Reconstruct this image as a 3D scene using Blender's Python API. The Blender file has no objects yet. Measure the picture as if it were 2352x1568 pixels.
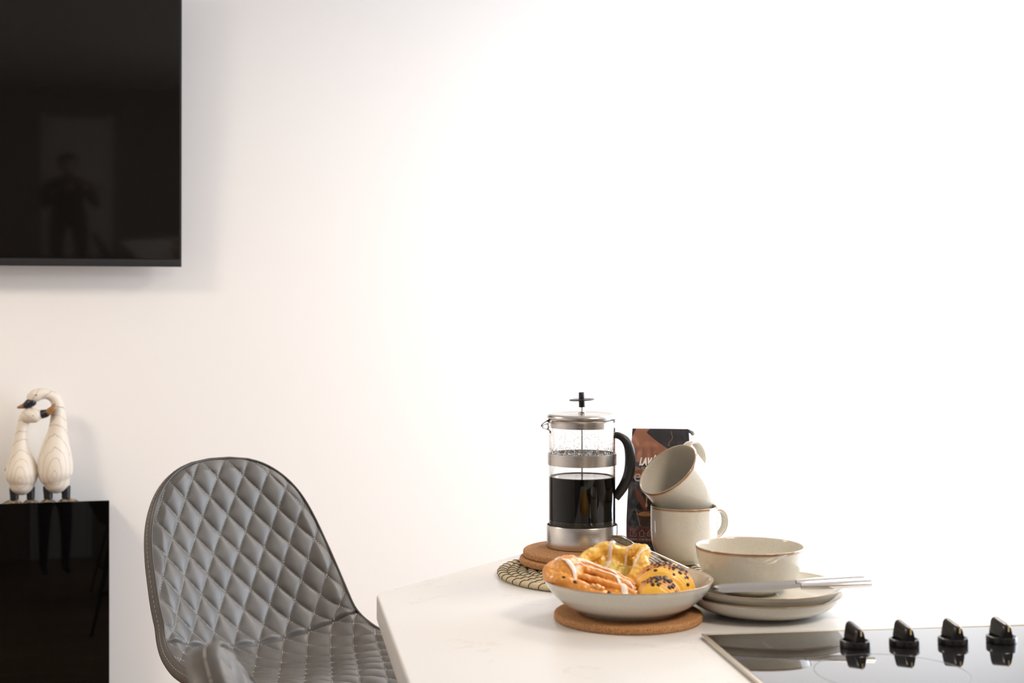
import bpy, bmesh, math, random
import numpy as np
from mathutils import Vector, Matrix, noise
from mathutils.bvhtree import BVHTree

random.seed(7)
C = bpy.context.scene.collection
sc = bpy.context.scene
YAW = math.radians(14.5)
CY, SY = math.cos(YAW), math.sin(YAW)
TOP = 0.90            # worktop height
CAMZ = TOP + 0.395
F = 3267.0            # 50 mm lens on a 36 mm sensor, in pixels of the 2352 px frame
HOR = 712.0


def W(x, d):
    """room coordinates of a point x to the right and d ahead of the standing point"""
    return (x * CY + d * SY, -x * SY + d * CY)


def on_plane(px, py, h):
    """point on the horizontal plane at height h above the worktop"""
    d = F * (CAMZ - TOP - h) / (py - HOR)
    x = (px - 1176.0) / F * d
    X, Y = W(x, d)
    return Vector((X, Y, TOP + h))


def on_wall(px, py, Y):
    """point on the vertical plane Y = const parallel to the back wall"""
    dx, dy = W((px - 1176.0) / F, 1.0)
    t = Y / dy
    return Vector((dx * t, Y, CAMZ + (HOR - py) / F * t))


# ------------------------------------------------------------------ camera
cam_d = bpy.data.cameras.new('camera')
cam = bpy.data.objects.new('camera', cam_d)
C.objects.link(cam)
cam.location = (0, 0, CAMZ)
cam.rotation_euler = (math.pi / 2, 0, -YAW)
cam_d.sensor_width = 36.0
cam_d.lens = 50.0
cam_d.shift_y = -(784.0 - HOR) / 2352.0
cam_d.clip_start = 0.05
cam_d.dof.use_dof = True
cam_d.dof.focus_distance = 2.45
cam_d.dof.aperture_fstop = 7.0
sc.camera = cam

# ------------------------------------------------------------------ light
vs = sc.view_settings
vs.view_transform = 'Standard'
vs.look = 'None'
vs.gamma = 1.0
vs.use_curve_mapping = False
vs.exposure = 0.17
sc.cycles.use_denoising = True
sc.cycles.max_bounces = 14
sc.cycles.transmission_bounces = 12
sc.cycles.transparent_max_bounces = 12
sc.cycles.sample_clamp_indirect = 4.0
sc.cycles.caustics_refractive = False
sc.cycles.caustics_reflective = False

wd = bpy.data.worlds.new('sky')
sc.world = wd
wd.use_nodes = True
wd.node_tree.nodes['Background'].inputs[0].default_value = (0.75, 0.86, 1.0, 1)
wd.node_tree.nodes['Background'].inputs[1].default_value = 2.0


def area(name, loc, target, sx, sy, power, col):
    l = bpy.data.lights.new(name, 'AREA')
    l.shape = 'RECTANGLE'
    l.size, l.size_y = sx, sy
    l.energy = power
    l.color = col
    o = bpy.data.objects.new(name, l)
    C.objects.link(o)
    o.location = loc
    d = Vector(target) - Vector(loc)
    o.rotation_euler = d.to_track_quat('-Z', 'Y').to_euler()
    return o


# daylight through the tall window in the right wall
area('window_daylight', (3.42, 2.55, 1.45), (0, 2.55, 1.40), 2.3, 1.9, 95, (0.80, 0.89, 1.0))
# warm ceiling lamps
area('ceiling_lamp_light', (-1.5, 2.9, 2.44), (-1.5, 2.9, 0), 0.55, 0.55, 24, (1.0, 0.87, 0.71))
area('ceiling_lamp_light', (1.5, 0.5, 2.44), (1.5, 0.5, 0), 0.55, 0.55, 24, (1.0, 0.87, 0.71))
area('ceiling_lamp_light', (1.9, 3.0, 2.44), (1.9, 3.0, 0), 0.55, 0.55, 16, (1.0, 0.85, 0.71))


# ------------------------------------------------------------------ materials
def new_mat(name, base=(0.8, 0.8, 0.8), rough=0.5, metal=0.0, **kw):
    m = bpy.data.materials.new(name)
    m.use_nodes = True
    b = m.node_tree.nodes['Principled BSDF']
    b.inputs['Base Color'].default_value = (*base, 1)
    b.inputs['Roughness'].default_value = rough
    b.inputs['Metallic'].default_value = metal
    for k, v in kw.items():
        b.inputs[k.replace('_', ' ')].default_value = v
    return m


class NT:
    """small helper around a node tree"""
    def __init__(s, m):
        s.t = m.node_tree
        s.b = m.node_tree.nodes['Principled BSDF']

    def n(s, typ, **kw):
        nd = s.t.nodes.new(typ)
        for k, v in kw.items():
            if hasattr(nd, k) and k not in nd.inputs:
                setattr(nd, k, v)
            else:
                nd.inputs[k].default_value = v
        return nd

    def l(s, a, b):
        s.t.links.new(a, b)

    def coord(s, kind='Object', scale=(1, 1, 1)):
        tc = s.n('ShaderNodeTexCoord')
        mp = s.n('ShaderNodeMapping')
        mp.inputs['Scale'].default_value = scale
        s.l(tc.outputs[kind], mp.inputs['Vector'])
        return mp.outputs['Vector']

    def noise(s, vec, scale, detail=4, rough=0.55, dist=0.0):
        nd = s.n('ShaderNodeTexNoise')
        nd.inputs['Scale'].default_value = scale
        nd.inputs['Detail'].default_value = detail
        nd.inputs['Roughness'].default_value = rough
        nd.inputs['Distortion'].default_value = dist
        s.l(vec, nd.inputs['Vector'])
        return nd.outputs['Fac']

    def ramp(s, fac, stops, interp='LINEAR'):
        r = s.n('ShaderNodeValToRGB')
        r.color_ramp.interpolation = interp
        el = r.color_ramp.elements
        while len(el) < len(stops):
            el.new(0.5)
        for e, (p, c) in zip(el, stops):
            e.position = p
            e.color = (*c, 1) if len(c) == 3 else c
        s.l(fac, r.inputs['Fac'])
        return r.outputs['Color']

    def mix(s, fac, a, b, mode='MIX'):
        m = s.n('ShaderNodeMix')
        m.data_type = 'RGBA'
        m.blend_type = mode
        for sock, v in ((m.inputs[0], fac), (m.inputs[6], a), (m.inputs[7], b)):
            if isinstance(v, (int, float)):
                sock.default_value = v
            elif isinstance(v, tuple):
                sock.default_value = (*v, 1)
            else:
                s.l(v, sock)
        return m.outputs[2]

    def math(s, op, a, b=None, c=None, clamp=False):
        m = s.n('ShaderNodeMath')
        m.operation = op
        m.use_clamp = clamp
        for i, v in enumerate((a, b, c)):
            if v is None:
                continue
            if isinstance(v, (int, float)):
                m.inputs[i].default_value = v
            else:
                s.l(v, m.inputs[i])
        return m.outputs[0]

    def attr(s, name, out='Fac'):
        a = s.n('ShaderNodeAttribute')
        a.attribute_name = name
        return a.outputs[out]

    def bump(s, h, strength=0.3, dist=0.001):
        b = s.n('ShaderNodeBump')
        b.inputs['Strength'].default_value = strength
        b.inputs['Distance'].default_value = dist
        s.l(h, b.inputs['Height'])
        s.l(b.outputs['Normal'], s.b.inputs['Normal'])

    def col(s, c):
        s.l(c, s.b.inputs['Base Color'])


M = {}
# painted wall
m = M['wall'] = new_mat('wall_paint', (0.86, 0.845, 0.83), 0.75)
t = NT(m); v = t.coord('Object', (1, 1, 0.35))
t.bump(t.noise(v, 260, 6, 0.7), 0.12, 0.0012)
m = M['wall_dim'] = new_mat('taupe_wall_paint', (0.30, 0.25, 0.21), 0.8)
m = M['ceiling'] = new_mat('ceiling_paint', (0.85, 0.84, 0.82), 0.8)
m = M['floor'] = new_mat('oak_floor', (0.32, 0.2, 0.12), 0.4)
t = NT(m); v = t.coord('Object', (1, 12, 1))
t.col(t.ramp(t.noise(v, 3, 6), [(0.3, (0.20, 0.12, 0.07)), (0.7, (0.36, 0.23, 0.14))]))
m = M['door'] = new_mat('door_paint', (0.72, 0.72, 0.7), 0.5)
M['black_plastic'] = new_mat('black_plastic', (0.012, 0.012, 0.013), 0.32)
M['tv_bezel'] = new_mat('tv_bezel', (0.016, 0.017, 0.019), 0.42)
M['tv_edge'] = new_mat('tv_edge', (0.01, 0.01, 0.01), 0.5)
m = M['screen'] = new_mat('tv_screen', (0.006, 0.0052, 0.0045), 0.06)
m.node_tree.nodes['Principled BSDF'].inputs['IOR'].default_value = 1.38
M['black_glass'] = new_mat('black_glass', (0.0015, 0.0014, 0.0014), 0.03)
M['black_glass'].node_tree.nodes['Principled BSDF'].inputs['IOR'].default_value = 1.33
M['hob_glass'] = new_mat('hob_glass', (0.012, 0.012, 0.013), 0.035)
M['hob_glass'].node_tree.nodes['Principled BSDF'].inputs['IOR'].default_value = 2.35
M['hob_print'] = new_mat('hob_print', (0.10, 0.10, 0.11), 0.25)
M['carcass'] = new_mat('cabinet_carcass', (0.012, 0.011, 0.011), 0.5)
M['unit'] = new_mat('kitchen_unit', (0.55, 0.53, 0.5), 0.5)
m = M['steel'] = new_mat('brushed_steel', (0.62, 0.59, 0.56), 0.27, 1.0)
t = NT(m); v = t.coord('Object', (1, 1, 90))
nz = t.noise(v, 30, 3)
t.bump(nz, 0.05, 0.0004)
t.l(t.math('MULTIPLY_ADD', nz, 0.12, 0.2), t.b.inputs['Roughness'])
M['chrome'] = new_mat('polished_steel', (0.74, 0.73, 0.72), 0.12, 1.0)
M['blade'] = new_mat('blade_steel', (0.42, 0.41, 0.40), 0.22, 1.0)
M['dark_chrome'] = new_mat('polished_dark_steel', (0.30, 0.29, 0.29), 0.1, 1.0)
M['hob_trim'] = new_mat('hob_trim_steel', (0.72, 0.66, 0.56), 0.25, 0.7)
M['handle_black'] = new_mat('handle_rubber', (0.010, 0.0105, 0.0125), 0.38)
M['knob_black'] = new_mat('knob_plastic', (0.009, 0.009, 0.010), 0.24)
M['gold'] = new_mat('gold_print', (0.78, 0.60, 0.30), 0.4)
m = M['glass'] = new_mat('clear_glass', (1, 1, 1), 0.0)
m.node_tree.nodes['Principled BSDF'].inputs['Transmission Weight'].default_value = 1.0
m.node_tree.nodes['Principled BSDF'].inputs['IOR'].default_value = 1.45
m.node_tree.nodes['Principled BSDF'].inputs['Specular IOR Level'].default_value = 0.36
m = M['water'] = new_mat('water_drops', (1, 1, 1), 0.0)
m.node_tree.nodes['Principled BSDF'].inputs['Transmission Weight'].default_value = 1.0
m.node_tree.nodes['Principled BSDF'].inputs['IOR'].default_value = 1.33
m = M['coffee'] = new_mat('coffee', (0.010, 0.0035, 0.0018), 0.04)
m = M['coffee_side'] = new_mat('coffee_depth', (0.011, 0.0035, 0.0020), 0.5)
m.node_tree.nodes['Principled BSDF'].inputs['Specular IOR Level'].default_value = 0.0
m = M['crema'] = new_mat('coffee_foam', (0.62, 0.36, 0.12), 0.4)
m = M['grounds'] = new_mat('coffee_grounds_band', (0.12, 0.085, 0.04), 0.6)
# worktop quartz
m = M['quartz'] = new_mat('white_quartz', (0.745, 0.74, 0.735), 0.28)
t = NT(m); v = t.coord('Object')
w1 = t.noise(v, 5.5, 8, 0.62, 1.4)
ve = t.math('ABSOLUTE', t.math('SUBTRACT', w1, 0.5))
ve = t.math('SUBTRACT', 1.0, t.math('MULTIPLY', ve, 75.0), clamp=True)
gate = t.math('GREATER_THAN', t.noise(v, 9, 3), 0.56)
ve = t.math('MULTIPLY', t.math('MULTIPLY', ve, gate), 0.30)
sp = t.ramp(t.noise(v, 210, 2, 0.5), [(0.74, (0, 0, 0)), (0.80, (0.35, 0.35, 0.35))])
c = t.mix(ve, (0.745, 0.74, 0.735), (0.50, 0.44, 0.38))
t.col(t.mix(sp, c, (0.50, 0.45, 0.40)))
t.b.inputs['Specular IOR Level'].default_value = 0.25
# ceramic glaze, brown where the 'rim' attribute says the glaze breaks
m = M['ceramic'] = new_mat('reactive_glaze', (0.68, 0.64, 0.55), 0.10)
t = NT(m); v = t.coord('Object')
sp = t.noise(v, 420, 3, 0.6)
base = t.ramp(sp, [(0.30, (0.60, 0.56, 0.48)), (0.50, (0.655, 0.62, 0.545)), (0.8, (0.69, 0.66, 0.59))])
big = t.noise(v, 26, 3, 0.6)
base = t.mix(t.math('MULTIPLY', big, 0.35), base, (0.60, 0.58, 0.49))
rm = t.math('ADD', t.attr('rim'), t.math('MULTIPLY', t.math('SUBTRACT', t.noise(v, 120, 2), 0.5), 0.25))
c1 = t.mix(t.ramp(rm, [(0.22, (0, 0, 0)), (0.45, (1, 1, 1))]), base, (0.50, 0.38, 0.26))
t.col(t.mix(t.ramp(rm, [(0.62, (0, 0, 0)), (0.9, (1, 1, 1))]), c1, (0.25, 0.125, 0.065)))
t.b.inputs['Coat Weight'].default_value = 0.25
t.b.inputs['Coat Roughness'].default_value = 0.03
# cork
m = M['cork'] = new_mat('cork', (0.5, 0.25, 0.1), 0.85)
t = NT(m); v = t.coord('Object')
n1 = t.noise(v, 520, 4, 0.7)
n2 = t.noise(v, 1300, 2, 0.6)
c = t.ramp(n1, [(0.32, (0.16, 0.065, 0.022)), (0.47, (0.42, 0.20, 0.075)), (0.66, (0.60, 0.32, 0.14))])
c = t.mix(t.ramp(n2, [(0.62, (0, 0, 0)), (0.74, (0.6, 0.6, 0.6))]), c, (0.78, 0.52, 0.30))
t.col(c); t.bump(n1, 0.5, 0.0008)
# straw
m = M['straw'] = new_mat('woven_straw', (0.66, 0.52, 0.30), 0.6)
t = NT(m); v = t.coord('UV', (40, 9, 1))
n1 = t.noise(v, 2.6, 4, 0.65)
t.col(t.ramp(n1, [(0.34, (0.26, 0.17, 0.08)), (0.46, (0.68, 0.54, 0.32)), (0.65, (0.86, 0.75, 0.52))]))
t.bump(n1, 0.9, 0.0012)
M['black_thread'] = new_mat('black_thread', (0.012, 0.010, 0.012), 0.6)
# leather
def leather(name, a, b):
    m = new_mat(name, a, 0.42)
    t = NT(m); v = t.coord('Object')
    n1 = t.noise(v, 14, 5, 0.6)
    t.col(t.ramp(n1, [(0.35, a), (0.7, b)]))
    n2 = t.noise(v, 420, 4, 0.65)
    t.bump(n2, 0.18, 0.0007)
    t.l(t.math('MULTIPLY_ADD', n2, 0.25, 0.32), t.b.inputs['Roughness'])
    return m
M['leather'] = leather('grey_leather', (0.092, 0.085, 0.079), (0.125, 0.117, 0.110))
M['leather_dark'] = leather('grey_leather_band', (0.055, 0.048, 0.043), (0.075, 0.067, 0.06))
M['thread'] = new_mat('pale_thread', (0.40, 0.38, 0.345), 0.6)
M['leg_metal'] = new_mat('black_metal_leg', (0.012, 0.012, 0.012), 0.4, 0.3)
# figurine wood with carved grain rings around the belly
def swan_mat(name, cx, cz, sx, sz):
    m = new_mat(name, (0.74, 0.69, 0.60), 0.5)
    t = NT(m)
    tc = t.n('ShaderNodeTexCoord')
    sp_ = t.n('ShaderNodeSeparateXYZ')
    t.l(tc.outputs['Object'], sp_.inputs[0])
    wob = t.noise(tc.outputs['Object'], 20, 3, 0.5)
    wob = t.math('MULTIPLY', t.math('SUBTRACT', wob, 0.5), 1.5)
    dx = t.math('DIVIDE', t.math('SUBTRACT', sp_.outputs[0], cx), sx)
    dz0 = t.math('SUBTRACT', sp_.outputs[2], cz)
    up = t.math('DIVIDE', t.math('MAXIMUM', dz0, 0.0), sz)
    dn = t.math('DIVIDE', t.math('MINIMUM', dz0, 0.0), sz * 0.6)
    r = t.math('SQRT', t.math('ADD', t.math('MULTIPLY', dx, dx), t.math('ADD', t.math('MULTIPLY', up, up), t.math('MULTIPLY', dn, dn))))
    ph = t.math('FRACT', t.math('ADD', t.math('MULTIPLY', r, 2.7), wob))
    ln = t.math('ABSOLUTE', t.math('SUBTRACT', ph, 0.5))
    c = t.ramp(ln, [(0.0, (0.30, 0.24, 0.19)), (0.018, (0.40, 0.33, 0.26)), (0.034, (0.72, 0.65, 0.56)), (1, (0.76, 0.70, 0.615))])
    t.col(c)
    return m
M['swan_big'] = swan_mat('white_wood_large', 0.0435, 0.095, 0.034, 0.085)
M['swan_small'] = swan_mat('white_wood_small', -0.050, 0.080, 0.030, 0.070)
M['swan_black'] = new_mat('black_lacquer_chipped', (0.012, 0.013, 0.018), 0.35)
m = M['swan_brown'] = new_mat('stained_brown_bill', (0.30, 0.14, 0.04), 0.45)
m = M['swan_feet'] = new_mat('carved_feet', (0.2, 0.15, 0.09), 0.6)
t = NT(m); v = t.coord('Object')
t.col(t.ramp(t.noise(v, 90, 4), [(0.35, (0.03, 0.028, 0.028)), (0.52, (0.20, 0.16, 0.11)), (0.68, (0.46, 0.29, 0.10))]))
# pastries
def dough(name, pale, gold, brown, sc_=60, p0=0.44, p1=0.56):
    m = new_mat(name, gold, 0.36)
    t = NT(m); v = t.coord('Object')
    geo = t.n('ShaderNodeNewGeometry')
    n1 = t.noise(v, sc_, 5, 0.62)
    n2 = t.noise(v, sc_ * 6, 4, 0.6)
    k = t.math('MULTIPLY_ADD', t.math('SUBTRACT', geo.outputs['Pointiness'], 0.5), 4.5, 0.5)
    k = t.math('ADD', k, t.math('MULTIPLY', t.math('SUBTRACT', n1, 0.5), 0.42))
    k = t.math('ADD', k, t.math('MULTIPLY', t.math('SUBTRACT', n2, 0.5), 0.12))
    k = t.math('ADD', k, t.math('MULTIPLY', t.attr('bake'), 0.30))
    c = t.ramp(k, [(0.38, pale), (0.49, gold), (0.57, gold), (0.70, brown)])
    t.col(c); t.bump(n2, 0.35, 0.0009)
    t.b.inputs['Subsurface Weight'].default_value = 0.12
    t.b.inputs['Subsurface Radius'].default_value = (0.004, 0.002, 0.001)
    t.b.inputs['Coat Weight'].default_value = 0.2
    t.b.inputs['Coat Roughness'].default_value = 0.25
    return m
M['dough_glazed'] = dough('glazed_dough', (0.95, 0.58, 0.13), (0.76, 0.31, 0.055), (0.46, 0.145, 0.025))
M['dough_yellow'] = dough('yellow_dough', (0.93, 0.70, 0.20), (0.92, 0.58, 0.12), (0.72, 0.32, 0.05), 45)
M['dough_roll'] = dough('roll_dough', (0.94, 0.54, 0.07), (0.78, 0.34, 0.055), (0.50, 0.17, 0.05))
m = M['custard'] = new_mat('custard', (0.82, 0.64, 0.16), 0.3)
t = NT(m); v = t.coord('Object'); n1 = t.noise(v, 110, 5, 0.6)
t.col(t.ramp(n1, [(0.35, (0.72, 0.52, 0.09)), (0.55, (0.88, 0.70, 0.20)), (0.75, (0.93, 0.84, 0.48))])); t.bump(n1, 0.6, 0.0015)
m = M['icing'] = new_mat('sugar_icing', (0.90, 0.80, 0.74), 0.25)
t = NT(m); t.b.inputs['Subsurface Weight'].default_value = 0.2
t.b.inputs['Subsurface Radius'].default_value = (0.003, 0.002, 0.002)
m = M['pink_glaze'] = new_mat('pinkish_glaze', (0.86, 0.50, 0.31), 0.2)
M['crumb'] = dough('pale_crumb', (0.92, 0.66, 0.30), (0.86, 0.52, 0.18), (0.70, 0.34, 0.10), 90)
M['chocolate'] = new_mat('chocolate', (0.035, 0.012, 0.009), 0.35)
M['raisin'] = new_mat('raisin', (0.03, 0.018, 0.02), 0.4)
# bag foil
m = M['foil'] = new_mat('printed_foil', (0.02, 0.02, 0.02), 0.28)
t = NT(m); t.col(t.attr('print', 'Color'))
t.l(t.math('MULTIPLY', t.attr('foilmask'), 0.8), t.b.inputs['Metallic'])
v = t.coord('Object', (1, 1, 0.7)); t.bump(t.noise(v, 20, 3, 0.5, 0.5), 0.6, 0.009)
M['print_white'] = new_mat('print_white', (0.82, 0.80, 0.78), 0.5)
M['print_grey'] = new_mat('print_grey', (0.42, 0.34, 0.32), 0.5)
M['lamp_glow'] = new_mat('lamp_diffuser', (1, 1, 1), 0.5)
b_ = M['lamp_glow'].node_tree.nodes['Principled BSDF']
b_.inputs['Emission Color'].default_value = (1, 0.82, 0.62, 1)
b_.inputs['Emission Strength'].default_value = 6.0
M['skin'] = new_mat('skin', (0.50, 0.28, 0.20), 0.5)
M['hair'] = new_mat('dark_hair', (0.01, 0.009, 0.008), 0.5)
M['shirt'] = new_mat('dark_top', (0.015, 0.015, 0.018), 0.8)
M['trousers'] = new_mat('dark_trousers', (0.02, 0.022, 0.03), 0.8)
M['lens_glass'] = new_mat('lens_glass', (0.01, 0.01, 0.015), 0.05)


# ------------------------------------------------------------------ object helpers
def mesh_obj(name, me, parent=None, mat=None, loc=None):
    o = bpy.data.objects.new(name, me)
    C.objects.link(o)
    if mat is not None and not me.materials:
        me.materials.append(mat)
    if parent is not None:
        o.parent = parent
    if loc is not None:
        o.location = loc
    return o


def smooth(me, angle=None):
    me.polygons.foreach_set('use_smooth', [True] * len(me.polygons))
    if angle is not None:
        bm = bmesh.new(); bm.from_mesh(me)
        for e in bm.edges:
            if len(e.link_faces) == 2 and e.calc_face_angle(0) > math.radians(angle):
                e.smooth = False
        bm.to_mesh(me); bm.free()


def make(name, verts, faces, mat, parent=None, loc=None, sm=True, ang=None, attrs=None):
    me = bpy.data.meshes.new(name)
    me.from_pydata([tuple(v) for v in verts], [], faces)
    me.update()
    if sm:
        smooth(me, ang)
    if attrs:
        for k, vals in attrs.items():
            a = me.attributes.new(k, 'FLOAT', 'POINT')
            a.data.foreach_set('value', [float(x) for x in vals])
    return mesh_obj(name, me, parent, mat, loc)


def root(name, loc, rz=0.0):
    o = bpy.data.objects.new(name, None)
    o.empty_display_size = 0.05
    C.objects.link(o)
    o.location = loc
    o.rotation_euler = (0, 0, rz)
    return o


def tag(o, label=None, cat=None, group=None, kind=None):
    if label: o['label'] = label
    if cat: o['category'] = cat
    if group: o['group'] = group
    if kind: o['kind'] = kind
    return o


def merge(parts):
    V, Fc = [], []
    for v, f in parts:
        n = len(V)
        V.extend(v)
        Fc.extend([tuple(i + n for i in q) for q in f])
    return V, Fc


def lathe(prof, seg=96, fn=None):
    """prof: list of (r, z); a closed solid if it starts and ends on the axis"""
    V, Fc = [], []
    rings = []
    for (r, z) in prof:
        if r < 1e-6:
            rings.append([len(V)]); V.append((0, 0, z))
        else:
            ids = []
            for k in range(seg):
                a = 2 * math.pi * k / seg
                rr, zz = (r, z) if fn is None else fn(r, z, a)
                ids.append(len(V)); V.append((rr * math.cos(a), rr * math.sin(a), zz))
            rings.append(ids)
    for A, B in zip(rings, rings[1:]):
        if len(A) == 1 and len(B) == 1:
            continue
        for k in range(seg):
            k2 = (k + 1) % seg
            if len(A) == 1:
                Fc.append((A[0], B[k2], B[k]))
            elif len(B) == 1:
                Fc.append((A[k], A[k2], B[0]))
            else:
                Fc.append((A[k], A[k2], B[k2], B[k]))
    return V, Fc


def crom(pts, n):
    """Catmull-Rom through tuples of any length, n samples per span"""
    P = [np.array(p, float) for p in pts]
    P = [2 * P[0] - P[1]] + P + [2 * P[-1] - P[-2]]
    out = []
    for i in range(1, len(P) - 2):
        for k in range(n):
            t_ = k / n
            a, b, c, d = P[i - 1], P[i], P[i + 1], P[i + 2]
            out.append(0.5 * ((2 * b) + (c - a) * t_ + (2 * a - 5 * b + 4 * c - d) * t_ ** 2 + (3 * b - a - 3 * c + d) * t_ ** 3))
    out.append(P[-2])
    return out


def tube(path, rad, sides=12, flat=1.0, up=None, caps=True, sq=2.0):
    """sweep an ellipse (rad, rad*flat) along path; rad may be a list"""
    P = [Vector(p[:3]) for p in path]
    n = len(P)
    if not hasattr(rad, '__len__'):
        rad = [rad] * n
    V, Fc = [], []
    T = [(P[min(i + 1, n - 1)] - P[max(i - 1, 0)]).normalized() for i in range(n)]
    if up is None:
        u = Vector((0, 0, 1)) if abs(T[0].z) < 0.9 else Vector((1, 0, 0))
    else:
        u = Vector(up)
    prev = None
    for i in range(n):
        if up is not None:
            s_ = T[i].cross(u)
            if s_.length < 1e-4: s_ = prev or Vector((1, 0, 0))
            s_.normalize(); nn = s_.cross(T[i]).normalized()
        else:
            nn = (u - T[i] * u.dot(T[i]))
            nn.normalize(); s_ = T[i].cross(nn).normalized(); u = nn
        prev = s_
        for k in range(sides):
            a = 2 * math.pi * k / sides
            ca, sa = math.cos(a), math.sin(a)
            if sq != 2.0:
                ca = math.copysign(abs(ca) ** (2 / sq), ca); sa = math.copysign(abs(sa) ** (2 / sq), sa)
            V.append(P[i] + s_ * (rad[i] * ca) + nn * (rad[i] * flat * sa))
    for i in range(n - 1):
        for k in range(sides):
            k2 = (k + 1) % sides
            Fc.append((i * sides + k, i * sides + k2, (i + 1) * sides + k2, (i + 1) * sides + k))
    if caps:
        Fc.append(tuple(reversed(range(sides))))
        Fc.append(tuple(range((n - 1) * sides, n * sides)))
    return V, Fc


def bevel_box(name, sx, sy, sz, bev, mat, parent=None, loc=(0, 0, 0), segs=3, rot=None):
    """box centred in x, y, standing on z = 0"""
    bm = bmesh.new()
    bmesh.ops.create_cube(bm, size=1.0)
    for v_ in bm.verts:
        v_.co = Vector((v_.co.x * sx, v_.co.y * sy, (v_.co.z + 0.5) * sz))
    if bev > 0:
        bmesh.ops.bevel(bm, geom=bm.edges[:], offset=bev, segments=segs, affect='EDGES', profile=0.6)
    me = bpy.data.meshes.new(name); bm.to_mesh(me); bm.free()
    smooth(me, 35)
    o = mesh_obj(name, me, parent, mat, loc)
    if rot: o.rotation_euler = rot
    return o


def prism(name, poly, z0, z1, mat, parent=None, bev=0.0, segs=3, corner=None):
    """extruded polygon (world x, y), vertical corners rounded by corner radii"""
    bm = bmesh.new()
    vs_ = [bm.verts.new((x, y, z0)) for x, y in poly]
    f = bm.faces.new(vs_)
    r = bmesh.ops.extrude_face_region(bm, geom=[f])
    for v_ in [g for g in r['geom'] if isinstance(g, bmesh.types.BMVert)]:
        v_.co.z = z1
    bmesh.ops.recalc_face_normals(bm, faces=bm.faces[:])
    if corner:
        ve_ = [e for e in bm.edges if abs(e.verts[0].co.z - e.verts[1].co.z) > 1e-5]
        bmesh.ops.bevel(bm, geom=ve_, offset=corner, segments=8, affect='EDGES', profile=0.5)
    if bev > 0:
        he = [e for e in bm.edges if abs(e.verts[0].co.z - e.verts[1].co.z) < 1e-6 and len(e.link_faces) == 2
              and abs(e.link_faces[0].normal.z - e.link_faces[1].normal.z) > 0.5]
        bmesh.ops.bevel(bm, geom=he, offset=bev, segments=segs, affect='EDGES', profile=0.5)
    me = bpy.data.meshes.new(name); bm.to_mesh(me); bm.free()
    smooth(me, 30)
    return mesh_obj(name, me, parent, mat)


def dup(o, parent=None):
    c = o.copy(); C.objects.link(c)
    if parent is not None: c.parent = parent
    for ch in list(o.children): dup(ch, c)
    return c


def evaluated(o):
    """replace the mesh of o by its modified mesh"""
    dg = bpy.context.evaluated_depsgraph_get()
    dg.update()
    me = bpy.data.meshes.new_from_object(o.evaluated_get(dg))
    o.modifiers.clear()
    o.data = me
    return o


# ------------------------------------------------------------------ the room
XL, XR, YB, YF, H = -2.6, 3.45, 4.45, -2.6, 2.5
TH = 0.12


def slab(name, x0, x1, y0, y1, z0, z1, mat):
    o = bevel_box(name, x1 - x0, y1 - y0, z1 - z0, 0, mat, None, ((x0 + x1) / 2, (y0 + y1) / 2, z0))
    return tag(o, kind='structure')


slab('floor', XL - TH, XR + TH, YF - TH, YB + TH, -0.1, 0.0, M['floor'])
slab('ceiling', XL - TH, XR + TH, YF - TH, YB + TH, H, H + 0.1, M['ceiling'])
slab('wall_back', XL - TH, XR + TH, YB, YB + TH, 0, H, M['wall'])
slab('wall_left', XL - TH, XL, YF, YB, 0, H, M['wall'])
slab('wall_front', XL - TH, XR + TH, YF - TH, YF, 0, H, M['wall_dim'])
slab('baseboard_back', XL, XR, YB - 0.015, YB, 0, 0.09, M['door'])
# right wall with the window opening the daylight comes through
WY0, WY1, WZ0, WZ1 = 1.35, 3.75, 0.50, 2.40
bm = bmesh.new()
for (a0, a1, b0, b1) in ((YF, WY0, 0, H), (WY1, YB, 0, H), (WY0, WY1, 0, WZ0), (WY0, WY1, WZ1, H)):
    r = bmesh.ops.create_cube(bm, size=1.0)
    for v_ in r['verts']:
        v_.co = Vector((XR + TH / 2 + v_.co.x * TH, (a0 + a1) / 2 + v_.co.y * (a1 - a0), (b0 + b1) / 2 + v_.co.z * (b1 - b0)))
me = bpy.data.meshes.new('wall_right'); bm.to_mesh(me); bm.free()
tag(mesh_obj('wall_right', me, None, M['wall']), kind='structure')
wr = root('window_1', (XR + TH / 2, (WY0 + WY1) / 2, WZ0)); tag(wr, kind='structure')
ww, wh = WY1 - WY0, WZ1 - WZ0
for (dy, dz, sy, sz) in ((-ww / 2 + 0.03, 0, 0.06, wh), (ww / 2 - 0.03, 0, 0.06, wh), (0, 0, ww, 0.06), (0, wh - 0.06, ww, 0.06), (0, 0, 0.05, wh)):
    bevel_box('window_frame', 0.05, sy, sz, 0.004, M['door'], wr, (0, dy, dz))
dr = root('door_1', (0.10, YF, 0)); tag(dr, kind='structure')
bevel_box('door_leaf', 0.66, 0.04, 2.04, 0.003, M['door'], dr, (0, 0.03, 0))
bevel_box('door_frame', 0.06, 0.05, 2.1, 0.003, M['door'], dr, (-0.365, 0.03, 0))
bevel_box('door_frame', 0.06, 0.05, 2.1, 0.003, M['door'], dr, (0.365, 0.03, 0))
V_, F_ = tube([(0, 0, 0), (0, 0.05, 0), (0.1, 0.055, 0)], 0.01, 10)
make('door_handle', V_, F_, M['chrome'], dr, (0.18, 0.05, 1.02))
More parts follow.
